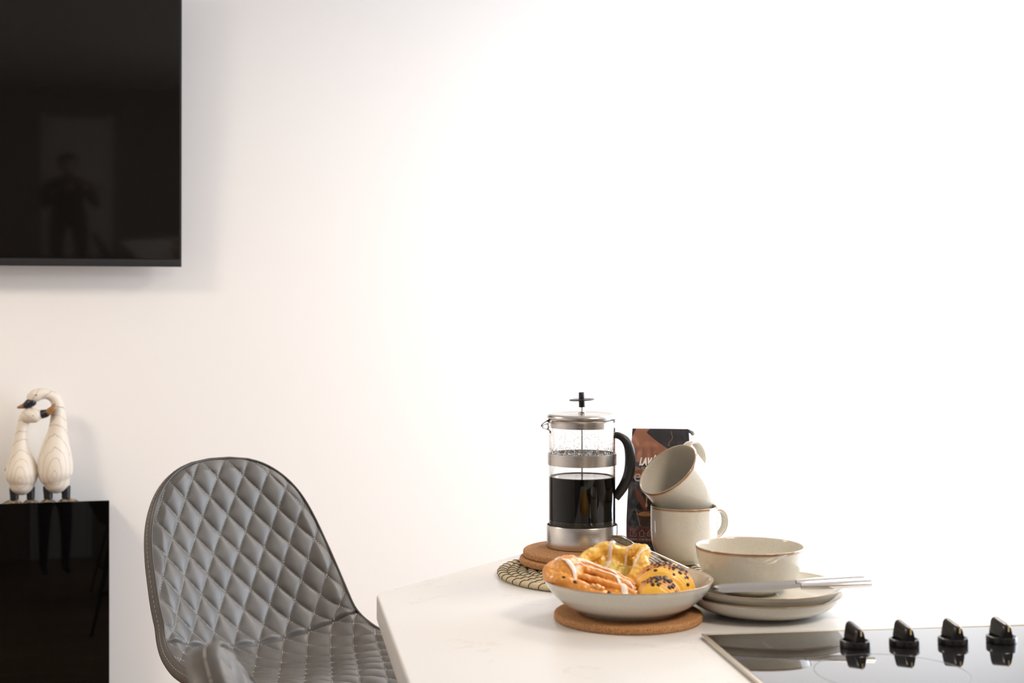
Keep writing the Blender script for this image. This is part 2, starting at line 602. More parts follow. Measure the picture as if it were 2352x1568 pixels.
for (lx, ly) in ((-1.5, 2.9), (1.5, 0.5), (1.9, 3.0)):
    lr = root('ceiling_light', (lx, ly, H))
    tag(lr, 'flat square ceiling lamp ' + {-1.5: 'above the television and black cabinet', 1.5: 'above the hob end of the room', 1.9: 'nearest the window in the right wall'}[lx], 'lamp', 'flat ceiling lamps')
    bevel_box('lamp_frame', 0.62, 0.62, 0.03, 0.004, M['door'], lr, (0, 0, -0.03))
    bevel_box('diffuser', 0.56, 0.56, 0.006, 0.001, M['lamp_glow'], lr, (0, 0, -0.036))

# ------------------------------------------------------------------ television
TVY = YB - 0.10
br = on_wall(417, 613, TVY)
tvw, tvh = 1.46, 0.83
tv = root('television', (br.x - tvw / 2, TVY, br.z))
tag(tv, 'large black flat television mounted high on the white wall', 'television')
tv.rotation_euler = (math.radians(3.0), 0, 0)
bevel_box('casing', tvw, 0.035, tvh, 0.002, M['tv_edge'], tv, (0, 0.0195, 0))
bevel_box('screen', tvw - 0.012, 0.004, tvh - 0.030, 0.0006, M['screen'], tv, (0, 0.001, 0.024))
bevel_box('bottom_bezel', tvw - 0.004, 0.007, 0.0205, 0.001, M['tv_bezel'], tv, (0, 0.000, 0.001))
bevel_box('wall_bracket', 0.5, 0.058, 0.3, 0.002, M['tv_edge'], tv, (0, 0.062, 0.25))

# ------------------------------------------------------------------ black glass cabinet
CABY = YB - 0.15
tr = on_wall(251, 1149, CABY)
cw = 0.95
cab = root('glass_cabinet', (tr.x - cw / 2, CABY, 0))
tag(cab, 'tall black high-gloss glass cabinet against the wall under the television', 'cabinet')
cz = tr.z
bevel_box('body', cw - 0.006, 0.126, cz - 0.017, 0.001, M['carcass'], cab, (0, 0.071, 0))
bevel_box('glass_front', cw, 0.008, cz - 0.0, 0.001, M['black_glass'], cab, (0, 0.003, 0))
CAB_TOP = cz - 0.017
CAB_RIGHT = tr.x

# ------------------------------------------------------------------ swan figurine
SC = 1.0 / (4.61 * 770.0)
SX0, SZ0 = 420.0, 1350.0


def sp_(x, y, r=0):
    return ((x - SX0) * SC, 0.0, (SZ0 - y) * SC, r * SC)


sw = on_wall(91, 1150, CABY + 0.058)
fig = root('swan_figurine', (sw.x, CABY + 0.058, CAB_TOP))
tag(fig, 'carved wooden pair of white swans nuzzling, standing on the black cabinet', 'figurine')


def organic(name, pts, mat, parent, n=8, sides=32, ysc=0.9, yoff=None, cap=True):
    s = crom([sp_(*p[:3]) + (0.0 if len(p) < 4 else p[3],) for p in pts], n)
    P = [(q[0], q[4], q[2]) for q in s]
    R = [max(q[3], 0.0004) for q in s]
    if cap:
        # rounded ends
        def endcap(p0, p1, r):
            d = (Vector(p0) - Vector(p1)).normalized()
            return [(tuple(Vector(p0) + d * r * math.sin(a) * 0.9), r * math.cos(a)) for a in (0.35, 0.7, 1.05, 1.35, 1.52)]
        a = endcap(P[0], P[1], R[0]); b = endcap(P[-1], P[-2], R[-1])
        P = [q[0] for q in reversed(a)] + P + [q[0] for q in b]
        R = [q[1] for q in reversed(a)] + R + [q[1] for q in b]
    V, Fc = tube(P, R, sides)
    return make(name, V, Fc, mat, parent)


bigb = organic('swan_body', [(588, 1105, 132), (580, 1060, 160), (575, 1000, 177), (572, 900, 176), (577, 800, 158), (585, 700, 130), (597, 600, 102),
                      (603, 500, 86), (603, 400, 74), (598, 310, 64), (570, 240, 58, -.002), (510, 198, 53, -.006), (445, 188, 58, -.010), (385, 205, 66, -.012), (350, 228, 58, -.012)],
               M['swan_big'], fig)
bigb['label'] = 'taller white swan with curved neck'
smb = organic('swan_body', [(246, 1120, 124), (247, 1070, 150), (244, 1000, 162), (242, 900, 140), (232, 800, 98), (230, 700, 72), (240, 600, 60), (258, 500, 57),
                      (285, 435, 68), (330, 408, 80, -.012), (385, 408, 74, -.016), (420, 402, 52, -.016)], M['swan_small'], fig)
smb['label'] = 'smaller white swan with lifted bill'
organic('bill', [(352, 268, 46, -.016), (322, 284, 47, -.016), (290, 304, 36, -.016)], M['swan_black'], bigb)['label'] = 'black bill base'
organic('bill_tip', [(300, 300, 36, -.014), (262, 312, 26, -.014), (212, 324, 12, -.014)], M['swan_brown'], bigb)['label'] = 'brown bill tip'
organic('bill', [(450, 396, 46, -.018), (485, 388, 42, -.024), (515, 372, 34, -.028)], M['swan_black'], smb)['label'] = 'black bill base'
organic('bill_tip', [(512, 374, 35, -.028), (545, 340, 27, -.031), (566, 308, 17, -.032)], M['swan_brown'], smb)['label'] = 'brown bill tip'
def dot(name, x, y, r, yo, mat, parent):
    V, Fc = lathe([(0, -r), (r * .7, -r * .7), (r, 0), (r * .7, r * .7), (0, r)], 12)
    p = sp_(x, y)
    make(name, V, Fc, mat, parent, (p[0], yo, p[2]))
dot('eye', 392, 196, 0.0023, -.0303, M['swan_black'], bigb)
dot('eye', 364, 406, 0.0023, -.0352, M['swan_black'], smb)
organic('tail_tip', [(110, 905, 5, .01), (76, 980, 3, .01)], M['swan_black'], smb)
for (x, w0, fx) in ((170, 48, -40), (330, 44, 0), (502, 50, 0), (678, 48, 45)):
    organic('leg', [(x, 1150, w0), (x, 1190, w0 * 0.98), (x + 2, 1235, w0 * 0.92), (x + 2, 1275, w0 * 0.90)], M['swan_black'], fig, cap=False)
    # webbed foot: a ridged fan
    bm = bmesh.new()
    n = 26
    cx_, _, _, _ = sp_(x, 0)
    top_c = bm.verts.new((cx_, 0, (SZ0 - 1268) * SC))
    ringt, ring0 = [], []
    for k in range(n):
        a = 2 * math.pi * k / n
        rr = 0.0165 + 0.006 * abs(math.cos(1.5 * (a + math.pi / 2)))
        ex = math.cos(a) * rr * 1.32 + (fx * SC) * max(0, math.cos(a) * (1 if fx > 0 else -1)) * 1.5
        ey = math.sin(a) * rr * 1.25
        ringt.append(bm.verts.new((cx_ + 0.5 * ex, 0.5 * ey, 0.0155 + (k % 2) * 0.002)))
        ring0.append((bm.verts.new((cx_ + ex, ey, 0.006 - (k % 2) * 0.0022)), bm.verts.new((cx_ + ex, ey, 0))))
    for k in range(n):
        j = (k + 1) % n
        bm.faces.new((top_c, ringt[k], ringt[j]))
        bm.faces.new((ringt[k], ring0[k][0], ring0[j][0], ringt[j]))
        bm.faces.new((ring0[k][0], ring0[k][1], ring0[j][1], ring0[j][0]))
    bm.faces.new([q[1] for q in reversed(ring0)])
    bmesh.ops.recalc_face_normals(bm, faces=bm.faces[:])
    me = bpy.data.meshes.new('foot'); bm.to_mesh(me); bm.free()
    mesh_obj('foot', me, fig, M['swan_feet'])

# ------------------------------------------------------------------ worktop
A = (-0.190, 1.985); B = (0.083, 2.418); Cc = (0.783, 2.521); D = (0.87, 1.02); E = (-0.045, 1.12)
poly = [W(*p) for p in (E, A, B, Cc, D)]
wt = prism('worktop', poly, TOP - 0.036, TOP, M['quartz'], None, 0.0035, 4, 0.016)
tag(wt, 'white quartz island worktop with a clipped corner and faint veins', 'worktop')
bp = [W(*p) for p in ((0.46, 1.10), (0.42, 2.08), (0.44, 2.30), (0.72, 2.36), (0.80, 1.10))]
un = root('island_unit', (*W(0.55, 1.7), 0))
tag(un, 'pale island base unit carrying the white worktop', 'cabinet')
u1 = prism('body', [(x - un.location.x, y - un.location.y) for x, y in bp], 0.0, TOP - 0.0365, M['unit'], un, 0.002)

# ------------------------------------------------------------------ hob
hob_c = on_plane(1610, 1457, 0.004)
hang = math.radians(7.75) - YAW
hob = root('hob', (hob_c.x, hob_c.y, TOP), hang)
tag(hob, 'black glass hob with a pale metal trim and four knobs set in the worktop', 'hob')
HW, HD = 0.59, 0.50
bevel_box('glass_plate', HW - 0.010, HD - 0.010, 0.0045, 0.001, M['hob_glass'], hob, (HW / 2, -HD / 2, 0.0003))
def strip(x0, x1, y0, y1):
    bevel_box('trim', x1 - x0, y1 - y0, 0.0052, 0.0012, M['hob_trim'], hob, ((x0 + x1) / 2, (y0 + y1) / 2, 0.0001))
strip(0, 0.0048, -HD, 0); strip(HW - 0.0048, HW, -HD, 0); strip(0.0048, HW - 0.0048, -0.0048, 0); strip(0.0048, HW - 0.0048, -HD, -HD + 0.0048)
def ring(name, cx, cy, r, w, z, mat, parent, seg=96):
    V, Fc = [], []
    for k in range(seg):
        a = 2 * math.pi * k / seg
        for rr, zz in ((r - w, z), (r + w, z), (r + w, z + 0.00012), (r - w, z + 0.00012)):
            V.append((cx + rr * math.cos(a), cy + rr * math.sin(a), zz))
    for k in range(seg):
        j = (k + 1) % seg
        for q in range(4):
            Fc.append((k * 4 + q, j * 4 + q, j * 4 + (q + 1) % 4, k * 4 + (q + 1) % 4))
    return make(name, V, Fc, mat, parent, None, False)
for (cx, cy, r) in ((0.155, -0.205, 0.082), (0.425, -0.205, 0.10), (0.155, -0.39, 0.10), (0.425, -0.39, 0.082)):
    ring('cooking_zone', cx, cy, r, 0.0007, 0.0048, M['hob_print'], hob)
# faint slanted word-like print near the corner
bmv = []
for k, hgt in enumerate((7, 5, 5, 7, 5, 5, 6)):
    x0, y0, w_, h_, z = 0.058, -0.052 - k * 0.0042, 0.0022, hgt * 0.0011, 0.0049
    bmv.append(([(x0, y0, z), (x0, y0 - w_, z), (x0 + h_, y0 - w_ + 0.001, z), (x0 + h_, y0 + 0.001, z)], [(0, 1, 2, 3)]))
V_, F_ = merge(bmv)
make('print', V_, F_, M['hob_print'], hob, None, False)

hob_inv = Matrix.Translation(hob.location) @ Matrix.Rotation(hang, 4, 'Z')
hob_inv = hob_inv.inverted()
for i in range(4):
    p = on_plane([1964, 2077, 2189, 2300][i], [1484, 1480.5, 1477, 1473.2][i], 0.005)
    q = hob_inv @ p
    kn = root('knob', (q.x, q.y, 0.0048)); kn.parent = hob
    V, Fc = lathe([(0, 0), (0.0168, 0), (0.0175, 0.0008), (0.0175, 0.0062), (0.0168, 0.0074), (0.0145, 0.0078), (0.0135, 0.0062), (0, 0.0058)], 48)
    make('collar', V, Fc, M['knob_black'], kn, None, True, 35)
    # grip fin: tapered blade with a rounded ridge that slopes down to the marked end
    sec = []
    n = 13
    L = 0.0305
    V, Fc = [], []
    for j in range(n):
        u_ = j / (n - 1)
        y = L / 2 - u_ * L + 0.001
        ht = 0.0275 - 0.0050 * u_
        if j == 0: ht -= 0.0022
        if j == n - 1: ht -= 0.0012
        wb, wt_ = 0.0070, 0.0048
        if j in (0, n - 1): wb -= 0.0008; wt_ -= 0.0008
        s_ = []
        for (xx, zz) in ((-wb, 0.004), (-wb * 0.98, 0.010), (-wt_ - 0.0004, ht - 0.0045), (-wt_ * 0.92, ht - 0.0022), (-wt_ * 0.6, ht - 0.0006), (0, ht),
                         (wt_ * 0.6, ht - 0.0006), (wt_ * 0.92, ht - 0.0022), (wt_ + 0.0004, ht - 0.0045), (wb * 0.98, 0.010), (wb, 0.004)):
            s_.append(len(V)); V.append((xx, y, zz))
        sec.append(s_)
    for a_, b_2 in zip(sec, sec[1:]):
        for k in range(len(a_) - 1):
            Fc.append((a_[k], b_2[k], b_2[k + 1], a_[k + 1]))
    Fc.append(tuple(reversed(sec[0]))); Fc.append(tuple(sec[-1]))
    make('grip', V, Fc, M['knob_black'], kn, None, True, 40)
    bevel_box('pointer_mark', 0.0020, 0.0004, 0.0062, 0, M['gold'], kn, (0.0004, -L / 2 + 0.0006, 0.0150))
    bevel_box('pointer_mark', 0.0020, 0.0052, 0.0004, 0, M['gold'], kn, (0.0004, -L / 2 + 0.0042, 0.02235))
    kn.rotation_euler = (0, 0, math.radians(13) - hang - YAW)
    kn['label'] = None or 'black control knob with a gold pointer'

# ------------------------------------------------------------------ ceramics
def rimmed(name, prof, zr, fade, parent, seg=128):
    V, Fc = lathe(prof, seg)
    R = max(v[0] for v in V)
    rim = []
    for v in V:
        r = math.hypot(v[0], v[1]); k = min(1, max(0, (v[2] - (zr - fade)) / (fade * 0.5)))
        top = min(1, max(0, (v[2] - (zr - 0.0004)) / 0.0004))
        if r > R - 0.0007: rim.append(k * (1 - 0.35 * top))
        else: rim.append(0.55 * min(1, max(0, (v[2] - (zr - 0.0008)) / 0.0008)))
    return make(name, V, Fc, M['ceramic'], parent, None, True, None, {'rim': rim})


def dense(prof, step=0.0012):
    out = [prof[0]]
    for a, b in zip(prof, prof[1:]):
        L = math.hypot(a[0] - b[0], a[1] - b[1])
        n = max(1, int(L / step))
        n = min(n, 40)
        for k in range(1, n + 1):
            out.append((a[0] + (b[0] - a[0]) * k / n, a[1] + (b[1] - a[1]) * k / n))
    return out


def spl(pts, n=5):
    return [tuple(q) for q in crom(pts, n)]


def make_mug(name, loc, label):
    r_ = root(name, loc)
    tag(r_, label, 'mug', 'cream mugs with brown rims')
    outer = spl([(0.0345, 0.004), (0.0400, 0.0085), (0.0455, 0.018), (0.0495, 0.031), (0.0510, 0.047), (0.0513, 0.065), (0.0513, 0.0845)])
    inner = spl([(0.0488, 0.0845), (0.0486, 0.065), (0.0480, 0.047), (0.0465, 0.031), (0.0420, 0.018), (0.030, 0.0105), (0.0, 0.009)])
    prof = [(0, 0.002), (0.029, 0.002), (0.030, 0.0), (0.0325, 0.0), (0.0335, 0.0015)] + outer + [(0.0510, 0.0858), (0.0501, 0.0862), (0.0492, 0.0856)] + inner
    rimmed('cup', dense(prof, 0.002), 0.0856, 0.0030, r_)
    path = crom([(0.0500, 0, 0.0745), (0.0570, 0, 0.0768), (0.0650, 0, 0.0750), (0.0715, 0, 0.0685), (0.0738, 0, 0.0580), (0.0715, 0, 0.0475), (0.0650, 0, 0.0395), (0.0570, 0, 0.0350), (0.0490, 0, 0.0325)], 6)
    V, Fc = [], []
    P = [Vector(p) for p in path]; n = len(P); S = 20
    rim = []
    for i in range(n):
        T = (P[min(i + 1, n - 1)] - P[max(i - 1, 0)]).normalized()
        nn = Vector((T.z, 0, -T.x))
        wd_ = 0.0080 + 0.0016 * abs(2 * i / (n - 1) - 1) ** 2
        for k in range(S):
            a = 2 * math.pi * k / S
            ca = math.copysign(abs(math.cos(a)) ** 0.7, math.cos(a)); sa = math.copysign(abs(math.sin(a)) ** 0.7, math.sin(a))
            V.append(P[i] + Vector((0, 1, 0)) * wd_ * ca + nn * 0.0027 * sa)
            rim.append(0.85 if abs(ca) > 0.97 else 0.0)
    for i in range(n - 1):
        for k in range(S):
            j = (k + 1) % S
            Fc.append((i * S + k, i * S + j, (i + 1) * S + j, (i + 1) * S + k))
    Fc.append(tuple(reversed(range(S)))); Fc.append(tuple(range((n - 1) * S, n * S)))
    make('handle', V, Fc, M['ceramic'], r_, None, True, None, {'rim': rim})
    return r_


MAT_T = 0.0095
mp_ = on_plane(1571, 1289, MAT_T)
mug1 = make_mug('mug', (mp_.x, mp_.y, TOP + MAT_T), 'upright cream mug with brown rim, under the tilted mug')
mug1.rotation_euler = (0, 0, -YAW + math.radians(24))
mug2 = make_mug('mug', (0, 0, 0), 'cream mug tipped on its side, opening to the left, on top of the upright mug')
# orientation of the tipped mug in the view frame
rd = 2.188
rim_c = Vector(((1532.7 - 1176) / F * rd, rd, (HOR - 1077) / F * rd))
vdir = rim_c.normalized()
right = vdir.cross(Vector((0, 0, 1))).normalized()
upv = right.cross(vdir).normalized()
nv = (-0.536 * right + 0.665 * upv - 0.52 * vdir).normalized()
hv = (0.45 * right + 0.75 * upv + 0.496 * vdir)
hv = (hv - nv * hv.dot(nv)).normalized()
def c2w(v): 
    x, y = W(v.x, v.y); return Vector((x, y, v.z))
Xa, Za = c2w(hv), c2w(nv)
Ya = Za.cross(Xa)
org = c2w(rim_c) + Vector((0, 0, CAMZ)) - Za * 0.0860
mug2.matrix_world = Matrix(((Xa.x, Ya.x, Za.x, org.x), (Xa.y, Ya.y, Za.y, org.y), (Xa.z, Ya.z, Za.z, org.z), (0, 0, 0, 1)))

# plates and bowls
pc = on_plane(1752, 712 + F * (0.395 - 0.026) / 1.86, 0.026)
def make_plate(z, label):
    o = root('plate', (pc.x, pc.y, TOP + z))
    tag(o, label, 'plate', 'stacked cream plates')
    prof = [(0, 0.0025), (0.054, 0.0025), (0.055, 0), (0.058, 0), (0.0595, 0.0025)] + spl([(0.064, 0.0035), (0.078, 0.0065), (0.091, 0.0135), (0.0995, 0.0225), (0.1027, 0.0262)]) + \
        [(0.1030, 0.0270), (0.1022, 0.0273), (0.1010, 0.0267)] + spl([(0.0998, 0.0257), (0.0895, 0.0175), (0.0765, 0.0102), (0.062, 0.0072), (0.03, 0.0068), (0, 0.0068)])
    rimmed('dish', dense(prof, 0.003), 0.0268, 0.0022, o)
    return o
make_plate(0.0, 'lower cream plate of the stack, resting on the white worktop')
make_plate(0.0112, 'upper cream plate of the stack, holding the small bowl and knives')

bc = W((1722 - 1176) / F * 1.905, 1.905)
sb = root('bowl', (bc[0], bc[1], TOP + 0.0112 + 0.0070))
tag(sb, 'deep empty cream bowl with brown rim on the stacked plates', 'bowl')
prof = [(0, 0.002), (0.031, 0.002), (0.032, 0), (0.035, 0), (0.0365, 0.0025)] + spl([(0.042, 0.0045), (0.053, 0.011), (0.0625, 0.0235), (0.0685, 0.040), (0.0722, 0.0605)]) + \
    [(0.0722, 0.0618), (0.0714, 0.0622), (0.0704, 0.0615)] + spl([(0.0698, 0.0600), (0.0660, 0.040), (0.060, 0.0245), (0.050, 0.0130), (0.035, 0.0080), (0, 0.0068)])
rimmed('dish', dense(prof, 0.0025), 0.0618, 0.0026, sb)

# cork coasters
def coaster(loc, R, Tk, label):
    prof = [(0, 0), (R - 0.0035, 0)] + [(R - 0.0035 + 0.0035 * math.sin(a), 0.0035 - 0.0035 * math.cos(a)) for a in np.linspace(0.2, 1.57, 5)] + \
        [(R - 0.0035 + 0.0035 * math.cos(a), Tk - 0.0035 + 0.0035 * math.sin(a)) for a in np.linspace(0.0, 1.5, 5)] + [(R - 0.006, Tk), (0, Tk)]
    V, Fc = lathe(prof, 128)
    o = make('cork_coaster', V, Fc, M['cork'], None, loc, True)
    return tag(o, label, 'coaster', 'round cork coasters')
fc = W(0.1486, 1.820)
coaster((fc[0], fc[1], TOP), 0.0950, 0.0100, 'round cork coaster alone on the worktop under the pastry dish')
c1 = W((1345 - 1176) / F * 2.175, 2.175)
c2 = W((1349 - 1176) / F * 2.180, 2.180)
coaster((c1[0], c1[1], TOP + MAT_T), 0.1010, 0.0098, 'lower cork coaster of the pair, lying on the woven mat')
coaster((c2[0], c2[1], TOP + MAT_T + 0.0098), 0.0985, 0.0102, 'upper cork coaster of the pair, right under the coffee press')
PRESS_Z = TOP + MAT_T + 0.0200

# pasta dish
pb = root('dish', (fc[0], fc[1], TOP + 0.0100))
tag(pb, 'wide shallow cream dish with brown rim filled with pastries', 'bowl')
prof = [(0, 0.003), (0.059, 0.003), (0.060, 0), (0.0635, 0), (0.0650, 0.0025)] + spl([(0.0690, 0.0045), (0.083, 0.0120), (0.0955, 0.0225), (0.1045, 0.0345), (0.1078, 0.0415)]) + \
    [(0.1086, 0.0428), (0.1080, 0.0434), (0.1062, 0.0430)] + spl([(0.1045, 0.0412), (0.0990, 0.0335), (0.0900, 0.0215), (0.076, 0.0125), (0.055, 0.0085), (0, 0.0078)])
rimmed('ceramic_bowl', dense(prof, 0.003), 0.0430, 0.0024, pb, 160)

# ------------------------------------------------------------------ woven mat
mc = W((1379 - 1176) / F * 2.122, 2.122)
mat_o = root('woven_mat', (mc[0], mc[1], TOP))
tag(mat_o, 'round woven straw mat with black stitching under the cork coasters', 'mat')
nr, pitch, RO = 9, 0.0148, 0.1535
st_parts = []
for i in range(nr):
    rc = RO - pitch * (i + 0.5)
    seg, S = 360, 14
    V, Fc, UV = [], [], []
    nst = 52 if i < 5 else (34 if i < 7 else 18)
    for k in range(seg):
        a = 2 * math.pi * k / seg
        pin = 1 - 0.13 * math.exp(-(((a * nst / (2 * math.pi) + 0.22 * i) % 1 - 0.5) / 0.12) ** 2)
        for j in range(S):
            b = 2 * math.pi * j / S
            rr = rc + pitch * 0.52 * math.cos(b) * (0.9 + 0.1 * pin)
            zz = 0.0047 + 0.0047 * math.sin(b) * pin
            V.append((rr * math.cos(a), rr * math.sin(a), max(zz, 0.0)))
    for k in range(seg):
        k2 = (k + 1) % seg
        for j in range(S):
            j2 = (j + 1) % S
            Fc.append((k * S + j, k2 * S + j, k2 * S + j2, k * S + j2))
            ua, ub = k * 2.0 / seg * rc / 0.15, (k + 1) * 2.0 / seg * rc / 0.15
            va, vb = j / S * 3, (j + 1) / S * 3
            UV.extend([(ua, va), (ub, va), (ub, vb), (ua, vb)])
    o = make('coil', V, Fc, M['straw'], mat_o)
    uv = o.data.uv_layers.new(name='UVMap')
    uv.data.foreach_set('uv', [c_ for p in UV for c_ in p])
    for k in range(nst):
        a = 2 * math.pi * (k + 0.5 - 0.22 * i) / nst
        P = []
        rng = np.linspace(-0.5, math.pi + 0.15, 11)
        for b in rng:
            skew = 0.020 * (b / math.pi - 0.5)
            rr = rc + (pitch * 0.52 * 0.99 + 0.0002) * math.cos(b)
            zz = 0.0047 + (0.0047 * 0.9 + 0.0006) * math.sin(b)
            P.append((rr * math.cos(a + skew), rr * math.sin(a + skew), max(zz, 0.0007)))
        st_parts.append(tube(P, 0.00062, 6))
V_, F_ = merge(st_parts)
make('stitching', V_, F_, M['black_thread'], mat_o)['label'] = 'black stitching thread'

# ------------------------------------------------------------------ coffee press
pw = W((1337 - 1176) / F * 2.2, 2.2)
pr = root('coffee_press', (pw[0], pw[1], PRESS_Z), -YAW + math.radians(-3))
tag(pr, 'glass and steel coffee press half full of black coffee on the cork coasters', 'coffee press')
SPA = math.pi + 0.30
def spoutfn(r, z, a):
    da = (a - SPA + math.pi) % (2 * math.pi) - math.pi
    g = math.exp(-(da / 0.21) ** 2)
    k = max(0, min(1, (z - 0.177) / 0.019)); k = k * k * (3 - 2 * k)
    return r + 0.0150 * g * k, z - 0.0085 * g * k
go = [(0, 0.0065), (0.044, 0.0065), (0.0495, 0.0085), (0.0513, 0.013)] + [(0.0513, z) for z in np.linspace(0.02, 0.196, 45)]
gi = [(0.0508, 0.1972), (0.0500, 0.1972)] + [(0.0495, z) for z in np.linspace(0.196, 0.02, 45)] + [(0.0490, 0.0125), (0.044, 0.0095), (0, 0.0095)]
V, Fc = lathe(go + gi, 128, spoutfn)
make('glass_beaker', V, Fc, M['glass'], pr)['label'] = 'clear glass beaker with pouring lip'
# base cup
prof = [(0, 0.0), (0.0525, 0.0), (0.0545, 0.0012), (0.0548, 0.003), (0.0548, 0.0345), (0.0543, 0.0352), (0.0537, 0.0345), (0.0537, 0.005), (0, 0.005)]
V, Fc = lathe(prof, 128); make('base_cup', V, Fc, M['steel'], pr, None, True, 40)
prof = [(0.0518, 0.127), (0.0532, 0.1272), (0.0532, 0.1448), (0.0518, 0.145)]
V, Fc = lathe(prof + [prof[0]], 128); make('steel_band', V, Fc, M['steel'], pr, None, True, 40)
# lid
prof = [(0.0475, 0.1845), (0.0480, 0.1842), (0.0480, 0.1985), (0.0532, 0.1985), (0.0541, 0.1993), (0.0542, 0.2010), (0.0530, 0.2035), (0.0505, 0.2052), (0.0485, 0.2054), (0.0475, 0.2050),
        (0.0100, 0.2052), (0.0060, 0.2056), (0.0058, 0.2078), (0.0050, 0.2084), (0.0022, 0.2084), (0.0022, 0.2030), (0.0465, 0.2030), (0.0470, 0.1845), (0.0475, 0.1845)]
V, Fc = lathe(prof, 128); lid = make('lid', V, Fc, M['steel'], pr, None, True, 40)
V, Fc = tube([(0, 0, 0.036), (0, 0, 0.218)], 0.0016, 16); make('plunger_rod', V, Fc, M['chrome'], pr, None, True, 40)
kb = root('plunger_knob', (0, 0, 0.2155)); kb.parent = pr; kb.rotation_euler = (math.radians(1), math.radians(-2.5), 0)
V, Fc = lathe([(0, 0), (0.0044, 0), (0.0049, 0.0006), (0.0047, 0.0105), (0.0190, 0.0108), (0.0193, 0.0115), (0.0190, 0.0124), (0.0047, 0.0128), (0.0043, 0.0225), (0.0039, 0.0231), (0, 0.0231)], 64)
make('knob_disc', V, Fc, M['handle_black'], kb, None, True, 40)
# coffee body (fills the beaker), foam ring on its edge, grounds band with the plunger coil
V, Fc = lathe([(0, 0.0425), (0.0498, 0.0425)] + [(0.0498, z) for z in np.linspace(0.05, 0.1080, 12)] + [(0.0480, 0.1078), (0, 0.1078)], 128)
make('coffee', V, Fc, M['coffee_side'], pr, None, True, 50)['label'] = 'black coffee'
cf_ = pr.children[-1] if pr.children[-1].name.startswith('coffee') else [c for c in pr.children if c.name.startswith('coffee')][0]
cf_.data.materials.append(M['coffee'])
for p_ in cf_.data.polygons:
    if p_.normal.z > 0.6: p_.material_index = 1
def foamr(r, z, a):
    return r - (0.0016 * (0.5 + 0.5 * math.sin(5 * a + 1)) if r < 0.0485 else 0), z
V, Fc = lathe([(0.0497, 0.1079), (0.0497, 0.1094), (0.0478, 0.1088), (0.0468, 0.1080), (0.0497, 0.1079)], 128, foamr)
make('foam_ring', V, Fc, M['crema'], pr)['label'] = 'tan foam clinging at the coffee edge'
V, Fc = lathe([(0, 0.0105), (0.0485, 0.0105), (0.0498, 0.014), (0.0498, 0.0400), (0.046, 0.0420), (0, 0.0420)], 128)
make('grounds', V, Fc, M['grounds'], pr, None, True, 50)
V, Fc = [], []
n = 110
for k in range(n):
    a = 2 * math.pi * k / n
    da = 0.5 * 2 * math.pi / n * 0.55
    h_ = 0.0022 + 0.0009 * random.random()
    i0 = len(V)
    for (aa, rr, zz) in ((a - da, 0.04990, 0.0395), (a + da, 0.04990, 0.0395), (a, 0.04990, 0.0402 + h_ + 0.0005), (a, 0.0485, 0.0400)):
        V.append((rr * math.cos(aa), rr * math.sin(aa), zz))
    Fc += [(i0, i0 + 1, i0 + 2), (i0 + 1, i0 + 3, i0 + 2), (i0 + 3, i0, i0 + 2)]
make('plunger_coil', V, Fc, M['grounds'], pr, None, False)
# handle
k_ = 0.000673
hp = [(1411, 997, 7.2), (1424, 1000, 8.2), (1436, 1009, 9.6), (1444.5, 1026, 11.2), (1447.5, 1054, 12.3), (1445, 1082, 12.3), (1437, 1105, 11.8), (1426, 1124, 11.2), (1413, 1141, 10.6)]
path = crom([((x - 1337) * k_, 0, (1254 - y) * k_, r * k_) for x, y, r in hp], 8)
V, Fc = tube([p[:3] for p in path], [p[3] for p in path], 24, 1.0, (0, 1, 0))
make('handle', V, Fc, M['handle_black'], pr)
# condensation on the inside of the glass
parts = []
ico = bmesh.new(); bmesh.ops.create_icosphere(ico, subdivisions=2, radius=1.0)
iv = [v_.co.copy() for v_ in ico.verts]; ifc = [tuple(v_.index for v_ in f.verts) for f in ico.faces]; ico.free()
for k in range(520):
    a = random.uniform(0, 2 * math.pi)
    if random.random() < 0.55: a = random.uniform(-2.7, -0.2)
    u_ = random.random() ** 1.8
    z = 0.1465 + 0.037 * u_
    s = random.choice((0.00035, 0.0005, 0.0006, 0.0008)) * (1.25 - 0.6 * u_)
    st = random.choice((1, 1.3, 1.8))
    if random.random() < 0.14: a = random.choice((-0.52, -0.72, -1.05, -1.42, -1.8, -2.1, -2.35)) + random.uniform(-.02, .02)
    if z < 0.152 and random.random() < 0.35: st = 4.5
    er, et = Vector((math.cos(a), math.sin(a), 0)), Vector((-math.sin(a), math.cos(a), 0))
    o = er * 0.04945 + Vector((0, 0, z))
    parts.append(([o + er * (q.x * s * 0.5) + et * (q.y * s) + Vector((0, 0, q.z * s * st)) for q in iv], ifc))
V_, F_ = merge(parts)
dr_ = make('condensation', V_, F_, M['water'], pr); dr_['kind'] = 'stuff'

